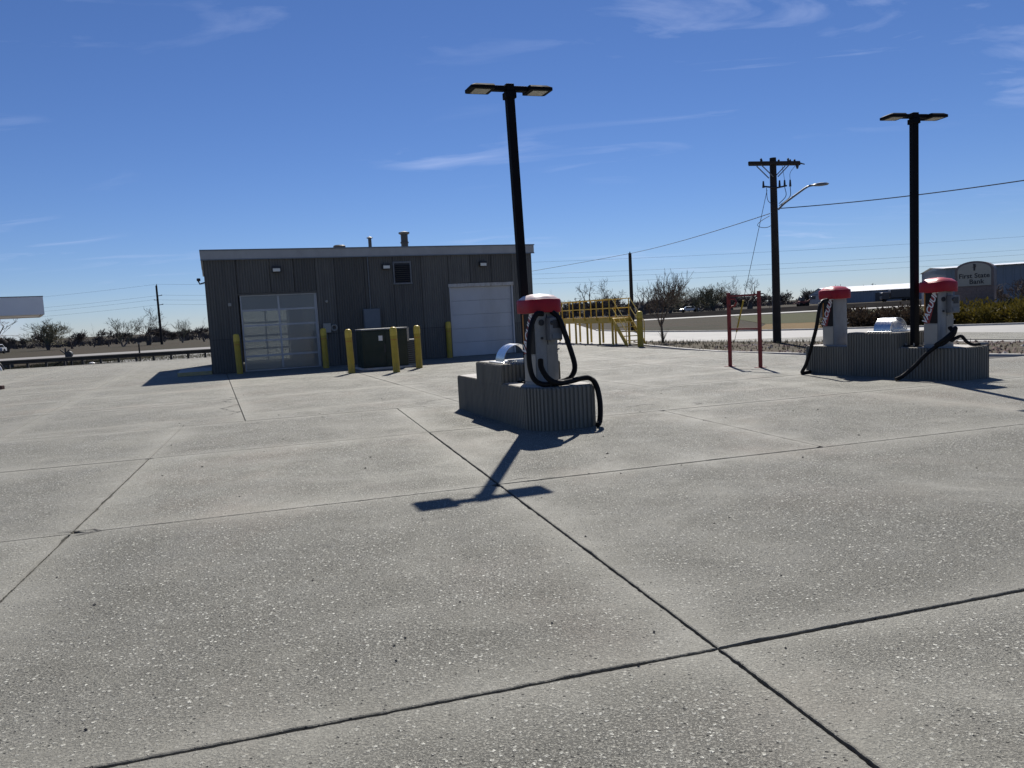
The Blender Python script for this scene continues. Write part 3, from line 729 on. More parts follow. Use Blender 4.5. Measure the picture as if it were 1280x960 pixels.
def island(loc, rz, label, seed):
    I = thing('vacuum_island', label, 'island', loc, rz, 'fluted concrete vacuum islands')
    ch = .26
    lower = [(0, ch*1.35), (ch*.55, .08), (ch*.9, 0), (IW-.1, 0), (IW, .1), (IW, IL-.1), (IW-.1, IL), (.1, IL), (0, IL-.1)]
    m, t = fluted(lower, -.02, .63, seed=seed)
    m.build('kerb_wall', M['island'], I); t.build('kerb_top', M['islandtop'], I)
    m, t = fluted([(0, 1.28), (IW, 1.28), (IW, 2.52), (0, 2.52)], .60, .93, seed=seed+5)
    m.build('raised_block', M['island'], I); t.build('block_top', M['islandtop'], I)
    return I
def hood(loc, rz, label):
    t = thing('arched_hood', label, 'bin hood', loc, rz, 'arched steel hoods on the islands')
    MB().box(-.36, .36, -.32, .26, 0, .02).build('base_plate', M['steel'], t, bevel=.004)
    m = MB(); r0, r1, y0, y1 = .272, .262, -.22, .17; n = 28; vs = []
    for k in range(n+1):
        a = math.pi*k/n
        for r_, y in ((r0, y0), (r0, y1), (r1, y1), (r1, y0)): vs.append((-r_*math.cos(a), y, .02+r_*math.sin(a)))
    fs = [(i*4+k, i*4+(k+1) % 4, i*4+4+(k+1) % 4, i*4+4+k) for i in range(n) for k in range(4)]
    m.add(vs, fs); m.build('arch', M['steel'], t, True)
    MB().box(-.2, .2, -.23, -.18, .021, .045).build('lip', M['steel'], t)
def textmesh(body, size, mat, name, parent, M4, extrude=.002, shear=0):
    cu = bpy.data.curves.new(name, 'FONT'); cu.body = body; cu.size = size; cu.extrude = extrude; cu.align_x = 'CENTER'; cu.align_y = 'CENTER'; cu.shear = shear; cu.space_character = 1.02; cu.offset = size*.022
    tmp = bpy.data.objects.new('tmp', cu); col.objects.link(tmp); bpy.context.view_layer.update()
    me = bpy.data.meshes.new_from_object(tmp.evaluated_get(bpy.context.evaluated_depsgraph_get()))
    bpy.data.objects.remove(tmp); me.transform(M4); me.materials.clear(); me.materials.append(mat)
    o = bpy.data.objects.new(name, me); col.objects.link(o); o.parent = parent; return o
def vacuum(loc, rz, label, dome, wob):
    v = thing('vacuum_machine', label, 'vacuum', loc, rz, 'coin vacuums')
    h = .195
    MB().lathe([(h*1.06, 0), (h*1.06, .04), (h, .06), (h, 1.10)], 40, sq=7).build('body', M['vac'], v, True)
    c = MB().lathe([(.272, 1.075), (.277, 1.08), (.280, 1.13), (.281, 1.25), (.271, 1.272), (.265, 1.276)], 48, sq=4.2, wob=wob).build('cap_band', M['red'], v, True)
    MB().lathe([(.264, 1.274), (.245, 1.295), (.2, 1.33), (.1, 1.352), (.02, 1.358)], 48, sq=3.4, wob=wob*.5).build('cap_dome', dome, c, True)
    for sgn in (-1, 1):      # decal sides
        x = sgn*(h+.002); xo = sgn*(h+.010)
        d = MB().box(min(x, xo), max(x, xo), -.15, .15, .47, 1.065).build('decal_panel', M['decal'], v)
        xi = sgn*(h+.0135); m = MB()
        s_ = -sgn     # direction along the face that reads left to right
        def yy(u): return s_*u*sgn*-1*(-1) if False else u*(-sgn)*(-1)
        pl = [(-.15, .47), (-.02, .47), (.12, .95), (.15, 1.065), (.05, 1.065), (-.08, .72)]
        fl_ = [(xi, (a if sgn < 0 else -a)*-1, b) for a, b in pl]
        bk = [(xo, q[1], q[2]) for q in fl_]; n = len(pl)
        m.add(fl_+bk, [tuple(range(n)), tuple(range(2*n-1, n-1, -1))]+[(k, n+k, n+(k+1) % n, (k+1) % n) for k in range(n)])
        m.build('decal_flash', M['decalred'], d)
        mm = MB().box(min(xo, xi), max(xo, xi), *((.118, .148) if sgn < 0 else (-.148, -.118)), .62, 1.06); mm.build('decal_edge', M['decalyel'], d)
        # letters climb the panel, facing outwards
        ux = Vector((0, -1, 0)) if sgn < 0 else Vector((0, 1, 0)); uz = Vector((0, 0, 1)); nrm = Vector((sgn, 0, 0))
        a = R(66); tx = ux*math.cos(a)+uz*math.sin(a); ty = -ux*math.sin(a)+uz*math.cos(a)
        M4 = Matrix((tx, ty, nrm)).transposed().to_4x4(); M4.translation = Vector((sgn*(h+.0165), 0, .785))
        textmesh('VACUUM', .165, M['print'], 'decal_lettering', d, M4, .002, .25)
        MB().box(min(x, xo), max(x, xo), -.155, .155, .06, .45).build('lower_door', M['beige'], v)
    MB().box(-.008, .008, -h-.004, -h+.01, .08, 1.05).build('seam', M['dark'], v)
    MB().box(-.02, .165, -h-.006, -h+.005, .06, .60).build('service_door', M['vac'], v)
    k = MB().box(-.03, .185, -h-.13, -h-.001, .66, 1.0).build('coin_box', M['galv'], v, bevel=.012)
    MB().box(.02, .14, -h-.139, -h-.131, .84, .96).build('display', M['dark'], k)
    MB().box(.0, .16, -h-.142, -h-.131, .69, .76).build('coin_tray', M['boxgrey'], k)
    MB().lathe([(.03, 0), (.03, .012), (.018, .02)], 14).build('dial', M['dark'], k, loc=(-.0, -h-.131, .92)).rotation_euler.x = R(90)
    MB().lathe([(.045, 0), (.045, .02)], 16).build('hose_port', M['dark'], v, loc=(-.10, -h+.002, .93)).rotation_euler.x = R(90)
    MB().lathe([(.02, 0), (.02, .02)], 12).build('lock', M['dark'], v, loc=(-.10, -h+.002, .70)).rotation_euler.x = R(90)
    return v
def hose(pts, r_, label, name='vacuum_hose', nozzle=None):
    P = spline(pts, 10); t = thing(name, label, 'hose', tuple(P[0]), 0, 'black vacuum hoses'); o = P[0].copy()
    # corrugated rubber
    D = [Vector((0, 0, 0))]
    for a, b in zip(P[:-1], P[1:]): D.append(b-o)
    fine_ = []
    for a, b in zip(D[:-1], D[1:]):
        for k in range(3): fine_.append(a+(b-a)*k/3)
    fine_.append(D[-1]); rad = [r_*(1+.07*(i % 2)) for i in range(len(fine_))]
    MB().tube(fine_, rad, 10).build('hose_body', M['black'], t, True)
    if nozzle:
        a, b = fine_[-1], fine_[-1]+Vector(nozzle); MB().tube([a, a.lerp(b, .4), b], [r_*1.15, r_*1.0, r_*.75], 12).build('nozzle', M['galv'], t, True)
    return t
I1R = R(21.0); I1 = (.30, 10.86, 0)
I2R = R(26.5); I2 = (8.45, 14.45, 0)
island(I1, I1R, 'fluted concrete island nearest the camera, carrying one vacuum', 21)
island(I2, I2R, 'fluted concrete island at right, carrying two vacuums', 33)
def il(I, a, u, v, z): return (I[0]+u*math.cos(a)-v*math.sin(a), I[1]+u*math.sin(a)+v*math.cos(a), z)
hood(il(I1, I1R, .42, 1.75, .93), I1R, 'arched stainless hood on the left island behind the lone vacuum')
hood(il(I2, I2R, .42, 1.80, .93), I2R, 'arched stainless hood on the right island between the two vacuums')
vacuum(il(I1, I1R, .41, .62, .63), R(31), 'coin vacuum with red cap, sun glare painted on its dome, on the left island', M['whiteglare'], .004)
vacuum(il(I2, I2R, .36, .66, .63), R(20), 'coin vacuum with red cap right of the lamp post on the right island', M['redglare'], .009)
vacuum(il(I2, I2R, .34, 3.12, .60), R(200), 'coin vacuum with red cap at the far left end of the right island', M['redglare'], .004)
hose([(.50, 11.22, 1.69), (.40, 11.16, 1.68), (.315, 11.10, 1.50), (.27, 11.06, 1.22), (.27, 11.06, .95), (.32, 11.08, .76), (.44, 11.08, .675), (.64, 11.10, .672), (.84, 11.18, .685), (1.03, 11.26, .715), (1.16, 11.28, .705), (1.235, 11.235, .60), (1.272, 11.20, .39), (1.272, 11.19, .2), (1.255, 11.17, .08), (1.21, 11.04, .042)], .038, 'thick black hose looping round the left vacuum and over the island edge')
hose([(.64, 11.42, 1.72), (.745, 11.36, 1.60), (.83, 11.34, 1.34), (.90, 11.34, 1.10), (.94, 11.34, .91), (.915, 11.34, .79), (.82, 11.34, .70), (.68, 11.24, .675), (.55, 11.05, .675)], .038, 'black hose hanging in a loop right of the left vacuum')
hose([(.43, 11.12, 1.03), (.435, 11.06, .92), (.50, 11.03, .79), (.60, 11.05, .70), (.72, 11.12, .672)], .040, 'short black hose stub leaning on the front of the left vacuum')
hose([(8.46, 14.78, 1.02), (8.47, 14.70, .93), (8.36, 14.72, .80), (8.22, 14.76, .685), (8.05, 14.86, .52), (7.90, 14.98, .30), (7.70, 15.06, .10), (7.55, 15.05, .035)], .038, 'black hose draped from the right vacuum down to the concrete')
hose([(8.44, 14.70, .90), (8.30, 14.66, .74), (8.18, 14.74, .69), (8.28, 14.64, .80), (8.42, 14.62, .92), (8.50, 14.66, 1.0), (8.42, 14.62, .86), (8.24, 14.68, .70)], .040, 'coiled bunch of black hose in front of the right vacuum')
hose([(8.50, 14.76, .98), (8.40, 14.62, .78), (8.50, 14.60, .83), (8.60, 14.62, .84), (8.70, 14.64, .74), (8.82, 14.66, .675), (8.98, 14.68, .672)], .030, 'black hose lying on the right island with a metal nozzle', nozzle=(.16, .0, .005))
hose([(7.10, 17.15, 1.66), (6.92, 17.02, 1.62), (6.84, 16.98, 1.44), (6.80, 17.05, 1.06), (6.73, 17.15, .67), (6.66, 17.3, .25), (6.60, 17.4, .05), (6.74, 17.5, .036), (6.86, 17.6, .036)], .038, 'black hose hanging down the far left end of the right island')

# ------------------------------------------------------------------ lamp posts
def lamp(loc, h, rz, label, tilt):
    L = thing('lamp_post', label, 'lamp post', loc, rz, 'black twin-head lamp posts'); L.rotation_euler = (tilt[0], tilt[1], rz)
    MB().box(-.15, .15, -.15, .15, 0, .025).build('base_plate', M['bronze'], L)
    for a in (-1, 1):
        for b in (-1, 1): MB().tube([(a*.115, b*.115, .0252), (a*.115, b*.115, .075)], .014, 6).build('anchor_bolt', M['galv'], L)
    MB().box(-.062, .062, -.062, .062, .0255, h).build('pole', M['bronze'], L, bevel=.012)
    MB().box(-.085, .085, -.085, .085, h-.10, h+.0).build('collar', M['bronze'], L, bevel=.01)
    MB().box(-.065, .065, -.065, .065, h+.001, h+.115).build('tenon', M['bronze'], L, bevel=.01)
    for s in (-1, 1):
        a = MB().box(min(s*.066, s*.28), max(s*.066, s*.28), -.055, .055, h+.012, h+.085).build('arm', M['bronze'], L, bevel=.01)
        x0, x1 = .281, .655
        pl = [(x0, -.16), (x0+.012, -.172), (x1-.03, -.172), (x1, -.15), (x1, .15), (x1-.03, .172), (x0+.012, .172), (x0, .16)]
        pl = ccw([(s*x, y) for x, y in pl]); m = MB(); n = len(pl); zc = h+.005
        cx = sum(p[0] for p in pl)/n
        vs = [(x, y, zc) for x, y in pl]+[(x, y, zc+.045) for x, y in pl]+[(cx+(x-cx)*.82-s*.03, y*.8, zc+.075) for x, y in pl]
        fs = [tuple(range(n-1, -1, -1)), tuple(range(2*n, 3*n))]+[(r_*n+k, r_*n+(k+1) % n, (r_+1)*n+(k+1) % n, (r_+1)*n+k) for r_ in (0, 1) for k in range(n)]
        hd = m.add(vs, fs).build('lamp_head', M['bronze'], L)
        MB().box(min(s*(x0+.06), s*(x1-.07)), max(s*(x0+.06), s*(x1-.07)), -.125, .125, zc-.008, zc-.001).build('lens', M['headlens'], hd)
    return L
lamp(il(I1, I1R, .40, 1.09, .63), 4.42, R(21), 'black twin-head lamp post rising behind the left vacuum', (0, R(-1.3)))
lamp(il(I2, I2R, .26, 1.10, .63), 4.50, R(12), 'black twin-head lamp post rising from the right island', (0, R(.1)))

# ------------------------------------------------------------------ red frame
F = thing('red_frame', 'rust-red steel frame of two posts and two bars on the concrete', 'frame', (5.92, 20.72, 0), math.atan2(-.86, .53))
WF = 1.02
for x in (0, WF):
    p = MB().box(x-.038, x+.038, -.038, .038, .012, 1.98).build('post', M['redframe'], F, bevel=.006)
    MB().box(x-.11, x+.11, -.11, .11, 0, .012).build('foot_plate', M['redframe'], p)
MB().box(.039, WF-.039, -.025, .025, 1.86, 1.91).build('top_bar', M['redframe'], F)
MB().box(.039, WF-.039, -.025, .025, .98, 1.03).build('mid_bar', M['redframe'], F)
MB().tube([(.06+.0, 0, 1.82), (.22, 0, 1.80), (.27, 0, 1.72), (.20, 0, 1.62), (.06, 0, 1.6)], .028, 8).build('hanger_hook', M['redframe'], F)

# ------------------------------------------------------------------ yellow platform
PF = thing('yellow_platform', 'yellow steel walkway platform with railings and stair', 'platform', (4.95, 36.7, 0), R(20))
PW, PL_, PZ = .95, 10.0, 1.27
MB().box(0, PW, 0, PL_, PZ-.03, PZ).build('deck', M['yellowsteel'], PF)
for x in (-.035, PW+.005): MB().box(x, x+.03, 0, PL_, PZ-.22, PZ+.05).build('edge_beam', M['yellowsteel'], PF)
MB().box(0, PW, -.035, -.005, PZ-.22, PZ-.001).build('edge_beam', M['yellowsteel'], PF)
for k in range(8):
    y = .12+k*1.38
    for x in (.03, PW-.03):
        MB().box(x-.04, x+.04, y-.04, y+.04, 0, PZ-.031).build('leg', M['yellowsteel'], PF)
    for x in (-.055, PW+.055): MB().tube([(x, y+.1, PZ-.1), (x, y+.1, 2.2)], .028, 6).build('rail_post', M['yellowsteel'], PF)
for x in (-.055, PW+.055):
    for z in (2.2, 1.76): MB().tube([(x, .02, z), (x, PL_, z)], .027, 6).build('handrail', M['yellowsteel'], PF)
SR, SB = 1.25, .03
for x in (-.02, PW-.02):
    m = MB(); vs = [(x, -.04, PZ-.26), (x, -.04, PZ), (x, -.04-SR, SB+.16), (x, -.04-SR-.1, 0), (x, -.04-SR+.12, 0)]
    m.add(vs+[(q[0]+.04, q[1], q[2]) for q in vs], [(4, 3, 2, 1, 0), (5, 6, 7, 8, 9)]+[(k, (k+1) % 5, (k+1) % 5+5, k+5) for k in range(5)]); m.build('stringer', M['yellowsteel'], PF)
    xr = x+.02
    for dz in (.93, .49): MB().tube([(xr, .02, PZ+dz), (xr, -.04-SR, .16+dz)], .02, 6).build('stair_rail', M['yellowsteel'], PF)
    MB().tube([(xr, -.02-SR, .05), (xr, -.04-SR, 1.1)], .02, 6).build('stair_post', M['yellowsteel'], PF)
for k in range(5):
    t = (k+1)/6; MB().box(.022, PW-.022, -.04-SR*t-.12, -.04-SR*t+.12, PZ*(1-t)-.02, PZ*(1-t)+.015).build('tread', M['yellowsteel'], PF)

# ------------------------------------------------------------------ utility pole with street light
UP = (10.74, 30.9, .0)
U = thing('utility_pole', 'tall wooden utility pole with crossarms and a street light on the verge', 'utility pole', UP, 0)
MB().tube([(0, 0, -.1), (0, 0, 3.5), (-.02, 0, 7.3)], [.165, .15, .125], 14).build('pole', M['wood'], U, True)
AR = R(12); ca, sa = math.cos(AR), math.sin(AR)
RA = Matrix.Rotation(AR, 4, 'Z')
for k, (dy, x0, x1, z0) in enumerate(((-.19, -1.15, 1.05, 7.02), (.14, -.95, 1.28, 7.04))):
    MB().box(x0, x1, dy, dy+.09, z0, z0+.12, RA).build('crossarm', M['wood'], U)
for s in (-1, 1):
    for dy in (-.14, .18): MB().tube([RA @ Vector((s*.10, dy, 6.55)), RA @ Vector((s*.62, dy, 7.02))], .022, 5).build('arm_brace', M['galv'], U)
for x, y, z in ((-.62, -.15, 7.145), (.55, -.15, 7.145), (.85, .19, 7.165), (.35, .19, 7.165), (1.05, .19, 7.165), (-.4, .19, 7.165)):
    q = RA @ Vector((x, y, z)); MB().lathe([(.02, 0), (.045, .02), (.03, .05), (.05, .07), (.03, .1), (.01, .12)], 10).build('insulator', M['dark'], U, loc=tuple(q))
q = RA @ Vector((.95, -.15, 7.0)); MB().lathe([(.05, 0), (.06, -.06), (.03, -.16)], 10).build('hanging_insulator', M['dark'], U, loc=tuple(q))
MB().tube([RA @ Vector(p) for p in ((1.1, .2, 7.1), (1.32, .2, 7.12), (1.5, .2, 7.08))], [.05, .03, .02], 6).build('dead_end', M['dark'], U)
MB().tube([(-.42, 0, 6.22), (-.1, -.16, 6.14), (.1, -.16, 6.12), (.5, 0, 6.20)], .035, 6).build('bracket_arm', M['dark'], U)
for x in (-.42, .22, .42, .64):
    MB().tube([(x, -.02, 6.16), (x, -.02, 6.42)], [.05, .03], 8).build('cutout_fuse', M['dark'], U)
MB().tube(spline([(.42, -.02, 6.42), (.38, -.02, 6.7), (.30, -.1, 7.0)], 5), .008, 4).tube(spline([(.64, -.02, 6.40), (.66, 0, 6.7), (.9, 0, 7.0)], 5), .008, 4).tube(spline([(.42, -.02, 6.15), (.45, -.05, 5.8), (.15, -.1, 5.5)], 5), .014, 4).tube(spline([(.64, -.02, 6.15), (.6, -.05, 5.75), (.15, -.12, 5.42)], 5), .014, 4).tube(spline([(-.3, -.02, 6.15), (-.28, -.05, 5.7), (-.14, -.1, 5.5)], 5), .012, 4).build('jumper_wire', M['wire'], U)
MB().tube(spline([(.12, -.08, 5.28), (.35, -.15, 5.50), (.8, -.3, 5.82), (1.15, -.42, 6.05), (1.38, -.48, 6.10)], 6), [.05]+[.04]*24, 8).build('lamp_arm', M['boxgrey'], U, True)
lh = MB(); 
for k in range(1): lh.lathe([(.06, -.07), (.13, -.05), (.16, 0), (.12, .055), (.05, .075)], 16)
ho = lh.build('cobra_head', M['boxgrey'], U, True, loc=(1.62, -.56, 6.10)); ho.scale = (2.0, .95, .85); ho.rotation_euler.z = R(-18)
MB().tube([(-.16, -.02, .1), (-.13, -.02, 5.4)], .018, 5).build('ground_conduit', M['galv'], U)
def wire(pts, label, r_=.012, sag=0, cat='cable', name='cable', group=None):
    P = []
    for a, b in zip(pts[:-1], pts[1:]):
        a, b = Vector(a), Vector(b)
        for k in range(16):
            t = k/16; q = a.lerp(b, t); q.z -= sag*4*t*(1-t); P.append(q)
    P.append(Vector(pts[-1])); o = P[0].copy()
    ob = MB().tube([p-o for p in P], r_, 5).build(name, M['wire'], None, loc=tuple(o)); tag(ob, label, cat, group); return ob
wire([(10.95, 30.8, 5.32), (16.03, 24, 4.98), (26, 10.6, 5.3)], 'thick overhead cable running from the street-light pole off to the right', .018, .08)
wire([(10.55, 30.9, 5.15), (9.62, 60, 5.92), (-8, 80, 5.0)], 'single overhead cable running left from the street-light pole to the slim pole', .016, .12)
m = MB().tube(spline([(-.2, 0, 5.06), (-.42, .3, 4.92), (-.52, .5, 4.78), (-.42, .35, 4.66), (-.25, .1, 4.63), (-.12, -.05, 4.70)], 8), .012, 4).build('slack_loop', M['wire'], U)
g = thing('guy_wire', 'thin guy wire with yellow guard staying the utility pole', 'guy wire', (9.75, 33.4, .02), 0)
MB().tube([(0, 0, 0), (.72, -2.5, 6.05)], .011, 5).build('strand', M['wire'], g)
MB().tube([(.052, -.18, .44), (.21, -.73, 1.77)], .035, 8).build('guard', M['yellowsteel'], g)
sp = thing('slim_pole', 'slim wooden pole behind the yellow platform stair', 'utility pole', (9.62, 60, -.05), 0)
MB().tube([(0, 0, 0), (0, 0, 6.0)], [.16, .12], 10).build('pole', M['wood'], sp, True)
MB().lathe([(.03, 5.98), (.05, 6.02), (.02, 6.12)], 8, (.0, 0)).build('insulator', M['dark'], sp)
# distant line
PA, PB, PC, P0_ = Vector((-53.9, 119.6, -.09)), Vector((-4, 112, -.09)), Vector((112, 95, -.09)), Vector((-124, 137, -.09))
dp = thing('line_pole', 'distant wooden power pole with side insulators left of the building', 'utility pole', tuple(PA), 0)
MB().tube([(0, 0, 0), (-.05, 0, 9.1)], [.20, .14], 10).build('pole', M['wood'], dp, True)
MB().tube([(0, 0, 9.1), (0, 0, 9.35)], [.08, .03], 6).build('insulator', M['galv'], dp)
LV = [(9.3, 0), (7.6, .7), (6.95, -.6), (6.2, .75)]
for z, x in LV[1:]: MB().tube([(0, 0, z-.12), (x*.6, 0, z-.05), (x, 0, z)], [.05, .05, .09], 6).build('standoff', M['galv'], dp)
for (z, x), nm in zip(LV, ('topmost', 'second highest', 'third highest', 'lowest')):
    wire([p+Vector((x, 0, z)) for p in (P0_, PA, PB, PC)], nm+' of the distant power lines crossing the sky', .011, .9, 'power line', 'power_line', 'distant power lines')

# ------------------------------------------------------------------ left edge: guardrail, roadside bits, canopy
gl_a, gl_b = Vector((-33.6, 45.9, 0)), Vector((-17.0, 49.9, 0))
gd = gl_b-gl_a; GLn = gd.length
G_ = thing('guardrail', 'low dark guardrail on short posts along the lot edge', 'guardrail', tuple(gl_a), math.atan2(gd.y, gd.x))
m = MB(); pr = [(0, .27), (-.05, .31), (-.05, .37), (0, .40), (-.05, .43), (-.05, .49), (0, .53)]; n = len(pr)
vs = [(x, y, z) for x in (0, GLn) for y, z in pr]+[(x, y+.012, z) for x in (0, GLn) for y, z in pr]
fs = [(k, n+k, n+k+1, k+1) for k in range(n-1)]+[(2*n+k+1, 3*n+k+1, 3*n+k, 2*n+k) for k in range(n-1)]
fs += [(0, 2*n, 3*n, n), (n-1, 2*n-1, 4*n-1, 3*n-1)]
MB.add(m, vs, fs).build('beam', M['railwood'], G_)
for k in range(17): MB().box(k*1.02+.2-.06, k*1.02+.2+.06, .013, .14, -.1, .47).build('post', M['railwood'], G_)
mp_ = thing('marker_post', 'thin weathered post standing behind the guardrail', 'post', (-23.7, 49.3, -.05), 0)
MB().tube([(0, 0, 0), (0, 0, 1.12)], .05, 8).build('post', M['railwood'], mp_)
MB().box(-.07, .07, -.02, .02, 1.13, 1.2).build('plate', M['galv'], mp_)
sv = thing('standpipe', 'dark forked standpipe with a round drum behind the guardrail', 'standpipe', (-27.9, 48.4, -.05), R(10))
MB().tube([(0, 0, 0), (0, 0, 1.12)], .05, 8).tube([(0, 0, .75), (-.28, 0, 1.02)], .04, 6).tube([(0, 0, .75), (.2, 0, .98), (.26, 0, 1.0)], .035, 6).build('pipe', M['dark'], sv)
MB().tube([(.2, -.12, .72), (.2, .12, .72)], .2, 16).build('drum', M['stack'], sv)
MB().tube([(-.05, 0, .42), (-.75, -.1, .05)], .05, 6).build('brace', M['railwood'], sv)
MB().tube([(.3, 0, 0), (.3, 0, .55)], .06, 6).build('stub', M['railwood'], sv)
bag = MB().lathe([(.05, 0), (.2, .03), (.26, .1), (.16, .19), (.03, .22)], 9, wob=.02).build('litter_bag', M['canopy'], None, loc=(-26.5, 48.7, -.02)); bag.scale = (.8, .5, .5); tag(bag, 'small white litter bag lying under the guardrail', 'litter')
hp = thing('hoop_rack', 'pale curved hoop with dark upright at the left edge', 'rack', (-30.1, 44.6, 0), R(25))
MB().tube([(.85*math.cos(a*.157)-.35, 0, .58*math.sin(a*.157)) for a in range(0, 21)], .045, 8).build('hoop', M['canopy'], hp, True)
MB().tube([(.42*math.cos(a*.157)+.15, .25, .5*math.sin(a*.157)) for a in range(0, 21)], .04, 8).build('hoop', M['dark'], hp, True)
MB().tube([(.3, .2, 0), (.28, .2, .72)], .06, 8).build('upright', M['dark'], hp)
bb = tag(MB().box(-.9, .28, -.09, .09, 0, .14).build('wheel_stop', M['brown'], None, bevel=.02, loc=(-18.35, 27.3, 0)), 'dark brown wheel stop cut by the left edge', 'wheel stop')
K = thing('fuel_canopy', 'white canopy end panel reaching in from the left edge', 'canopy', (-32.9, 55, 0), R(33))
MB().box(-16, 0, .0, .09, 3.45, 4.70).build('fascia_panel', M['canopy'], K); MB().box(-.09, -.001, .091, 9, 3.45, 4.70).build('fascia_panel', M['canopy'], K); MB().box(-16, 0, 9.001, 9.1, 3.45, 4.7).build('fascia_panel', M['canopy'], K)
MB().box(-16, -.1, .1, 8.99, 3.53, 3.60).build('soffit', M['canopy'], K)
MB().box(-16, -.1, .1, 8.99, 4.56, 4.63).build('canopy_roof', M['roof'], K)
m = MB(); pl = [(-3.9, 4.69), (-3.9, 4.15), (-3.45, 4.40), (-3.1, 4.66)]
m.add([(x, -.012, z) for x, z in pl]+[(x, -.001, z) for x, z in pl], [(0, 1, 2, 3), (7, 6, 5, 4)]+[(k, k+4, (k+1) % 4+4, (k+1) % 4) for k in range(4)]); m.build('stripe', M['teal'], K)
MB().box(-16, .02, -.02, .1, 4.701, 4.76).build('cap_strip', M['flash'], K)
MB().lathe([(.30, 3.30), (.34, 3.36), (.30, 3.525)], 16, (-3.3, .5)).build('soffit_light', M['dark'], K, True)
for x in (-7, -13): MB().box(x-.2, x+.2, 4.2, 4.6, -.09, 3.525).build('column', M['canopy'], K)

# ------------------------------------------------------------------ far right: sign, sheds
S = thing('bank_sign', 'arch-topped bank sign on brick base beyond the hedge', 'sign', (26.95, 44.6, -.09), R(-40))
def archpoly(w, h0, rise, n=16):
    P = [(-w, 0), (w, 0), (w, h0)]
    for k in range(1, n): a = math.pi*k/n; P.append((w*math.cos(a), h0+rise*math.sin(a)))
    P.append((-w, h0)); return P
def archsolid(w, z0, h0, rise, y0, y1):
    P = [(x, z0 if z == 0 else z) for x, z in archpoly(w, h0, rise)]; n = len(P); m = MB()
    m.add([(x, y0, z) for x, z in P]+[(x, y1, z) for x, z in P], [tuple(range(n)), tuple(range(2*n-1, n-1, -1))]+[(k, k+n, (k+1) % n+n, (k+1) % n) for k in range(n)]); return m
archsolid(.98, 2.02, 2.95, .52, 0, .95).build('surround', M['signcap'], S)
archsolid(.84, 2.06, 2.93, .44, -.03, -.002).build('face', M['signface'], S)
MB().box(-.98, .98, .03, .9, 0, 2.018).build('core', M['brick'], S)
for r_ in range(8):
    for k in range(4):
        x = -.98+k*.49+(.245 if r_ % 2 else 0)-.12
        MB().box(max(-.985, x), min(.985, x+.475), .0, .029, .35+r_*.2, .35+r_*.2+.185).build('brick', M['brick'], S)
def txt(body, size, x, z):
    M4 = Matrix(((1, 0, 0, x), (0, 0, -1, -.035), (0, 1, 0, z), (0, 0, 0, 1))); textmesh(body, size, M['ink'], 'lettering', S, M4, .003)
txt('First State', .37, 0, 2.62); txt('Bank', .37, .12, 2.28)
m = MB().add([(-.03, -.035, 2.92), (.05, -.035, 2.92), (.09, -.035, 3.28), (-.05, -.035, 3.32)], [(0, 1, 2, 3)]).add([(-.10, -.036, 3.12), (.12, -.036, 3.2), (.05, -.036, 3.08)], [(0, 1, 2)]); m.build('emblem', M['ink'], S)
MB().box(-1.7, 1.7, -.5, 1.3, .8, .86).box(-1.6, 1.6, -.4, 1.2, 0, .799).build('planter', M['kerb'], S)
def shed(name, label, loc, rz, w, d, h, rise, doors=()):
    s = thing(name, label, 'building', loc, rz)
    # gable on the short side, ribbed cladding
    m = MB()
    def ribs(p, q, z1, name='wall'):
        p, q = Vector(p), Vector(q); L = (q-p).length; n = int(L/.9); m = MB(); dd = (q-p)/n; nn = Vector((dd.y, -dd.x)).normalized()*.06; pts = []
        for k in range(n): a = p+dd*k; pts += [a, a+dd*.7, a+dd*.75+nn, a+dd*.95+nn]
        pts.append(q); vs = [(*a, 0) for a in pts]+[(*a, z1) for a in pts]; k = len(pts)
        m.add(vs, [(i, i+1, i+1+k, i+k) for i in range(k-1)]); return m.build(name, M['bigwall'], s)
    ribs((0, 0), (w, 0), h); ribs((w, 0), (w, d), h); ribs((w, d), (0, d), h); ribs((0, d), (0, 0), h)
    for x in (0, w):
        MB().add([(x, 0, h), (x, d, h), (x, d/2, h+rise)], [(0, 1, 2)]).build('gable', M['bigwall'], s)
    m = MB().add([(-.3, -.4, h-.05), (w+.3, -.4, h-.05), (w+.3, d/2, h+rise+.02), (-.3, d/2, h+rise+.02), (-.3, d+.4, h-.05), (w+.3, d+.4, h-.05)], [(0, 1, 2, 3), (3, 2, 5, 4)]); m.build('roof', M['bigroof'], s)
    for a, b, z in doors: MB().box(a, b, -.09, -.062, .05, z).build('loading_door', M['cardark'], s)
    return s
shed('metal_warehouse', 'tall grey metal warehouse behind the bank sign', (53.9, 95, -.09), R(-22), 46, 24, 4.7, .45, ((14, 17, 3.4), (24, 27, 3.4)))
shed('long_metal_shed', 'long low grey shed with white roof beyond the lamp post', (95.5, 228, -.09), R(-14), 62, 46, 3.4, 1.7, ((12, 15, 2.6), (30, 33, 2.6), (44, 47, 2.6)))

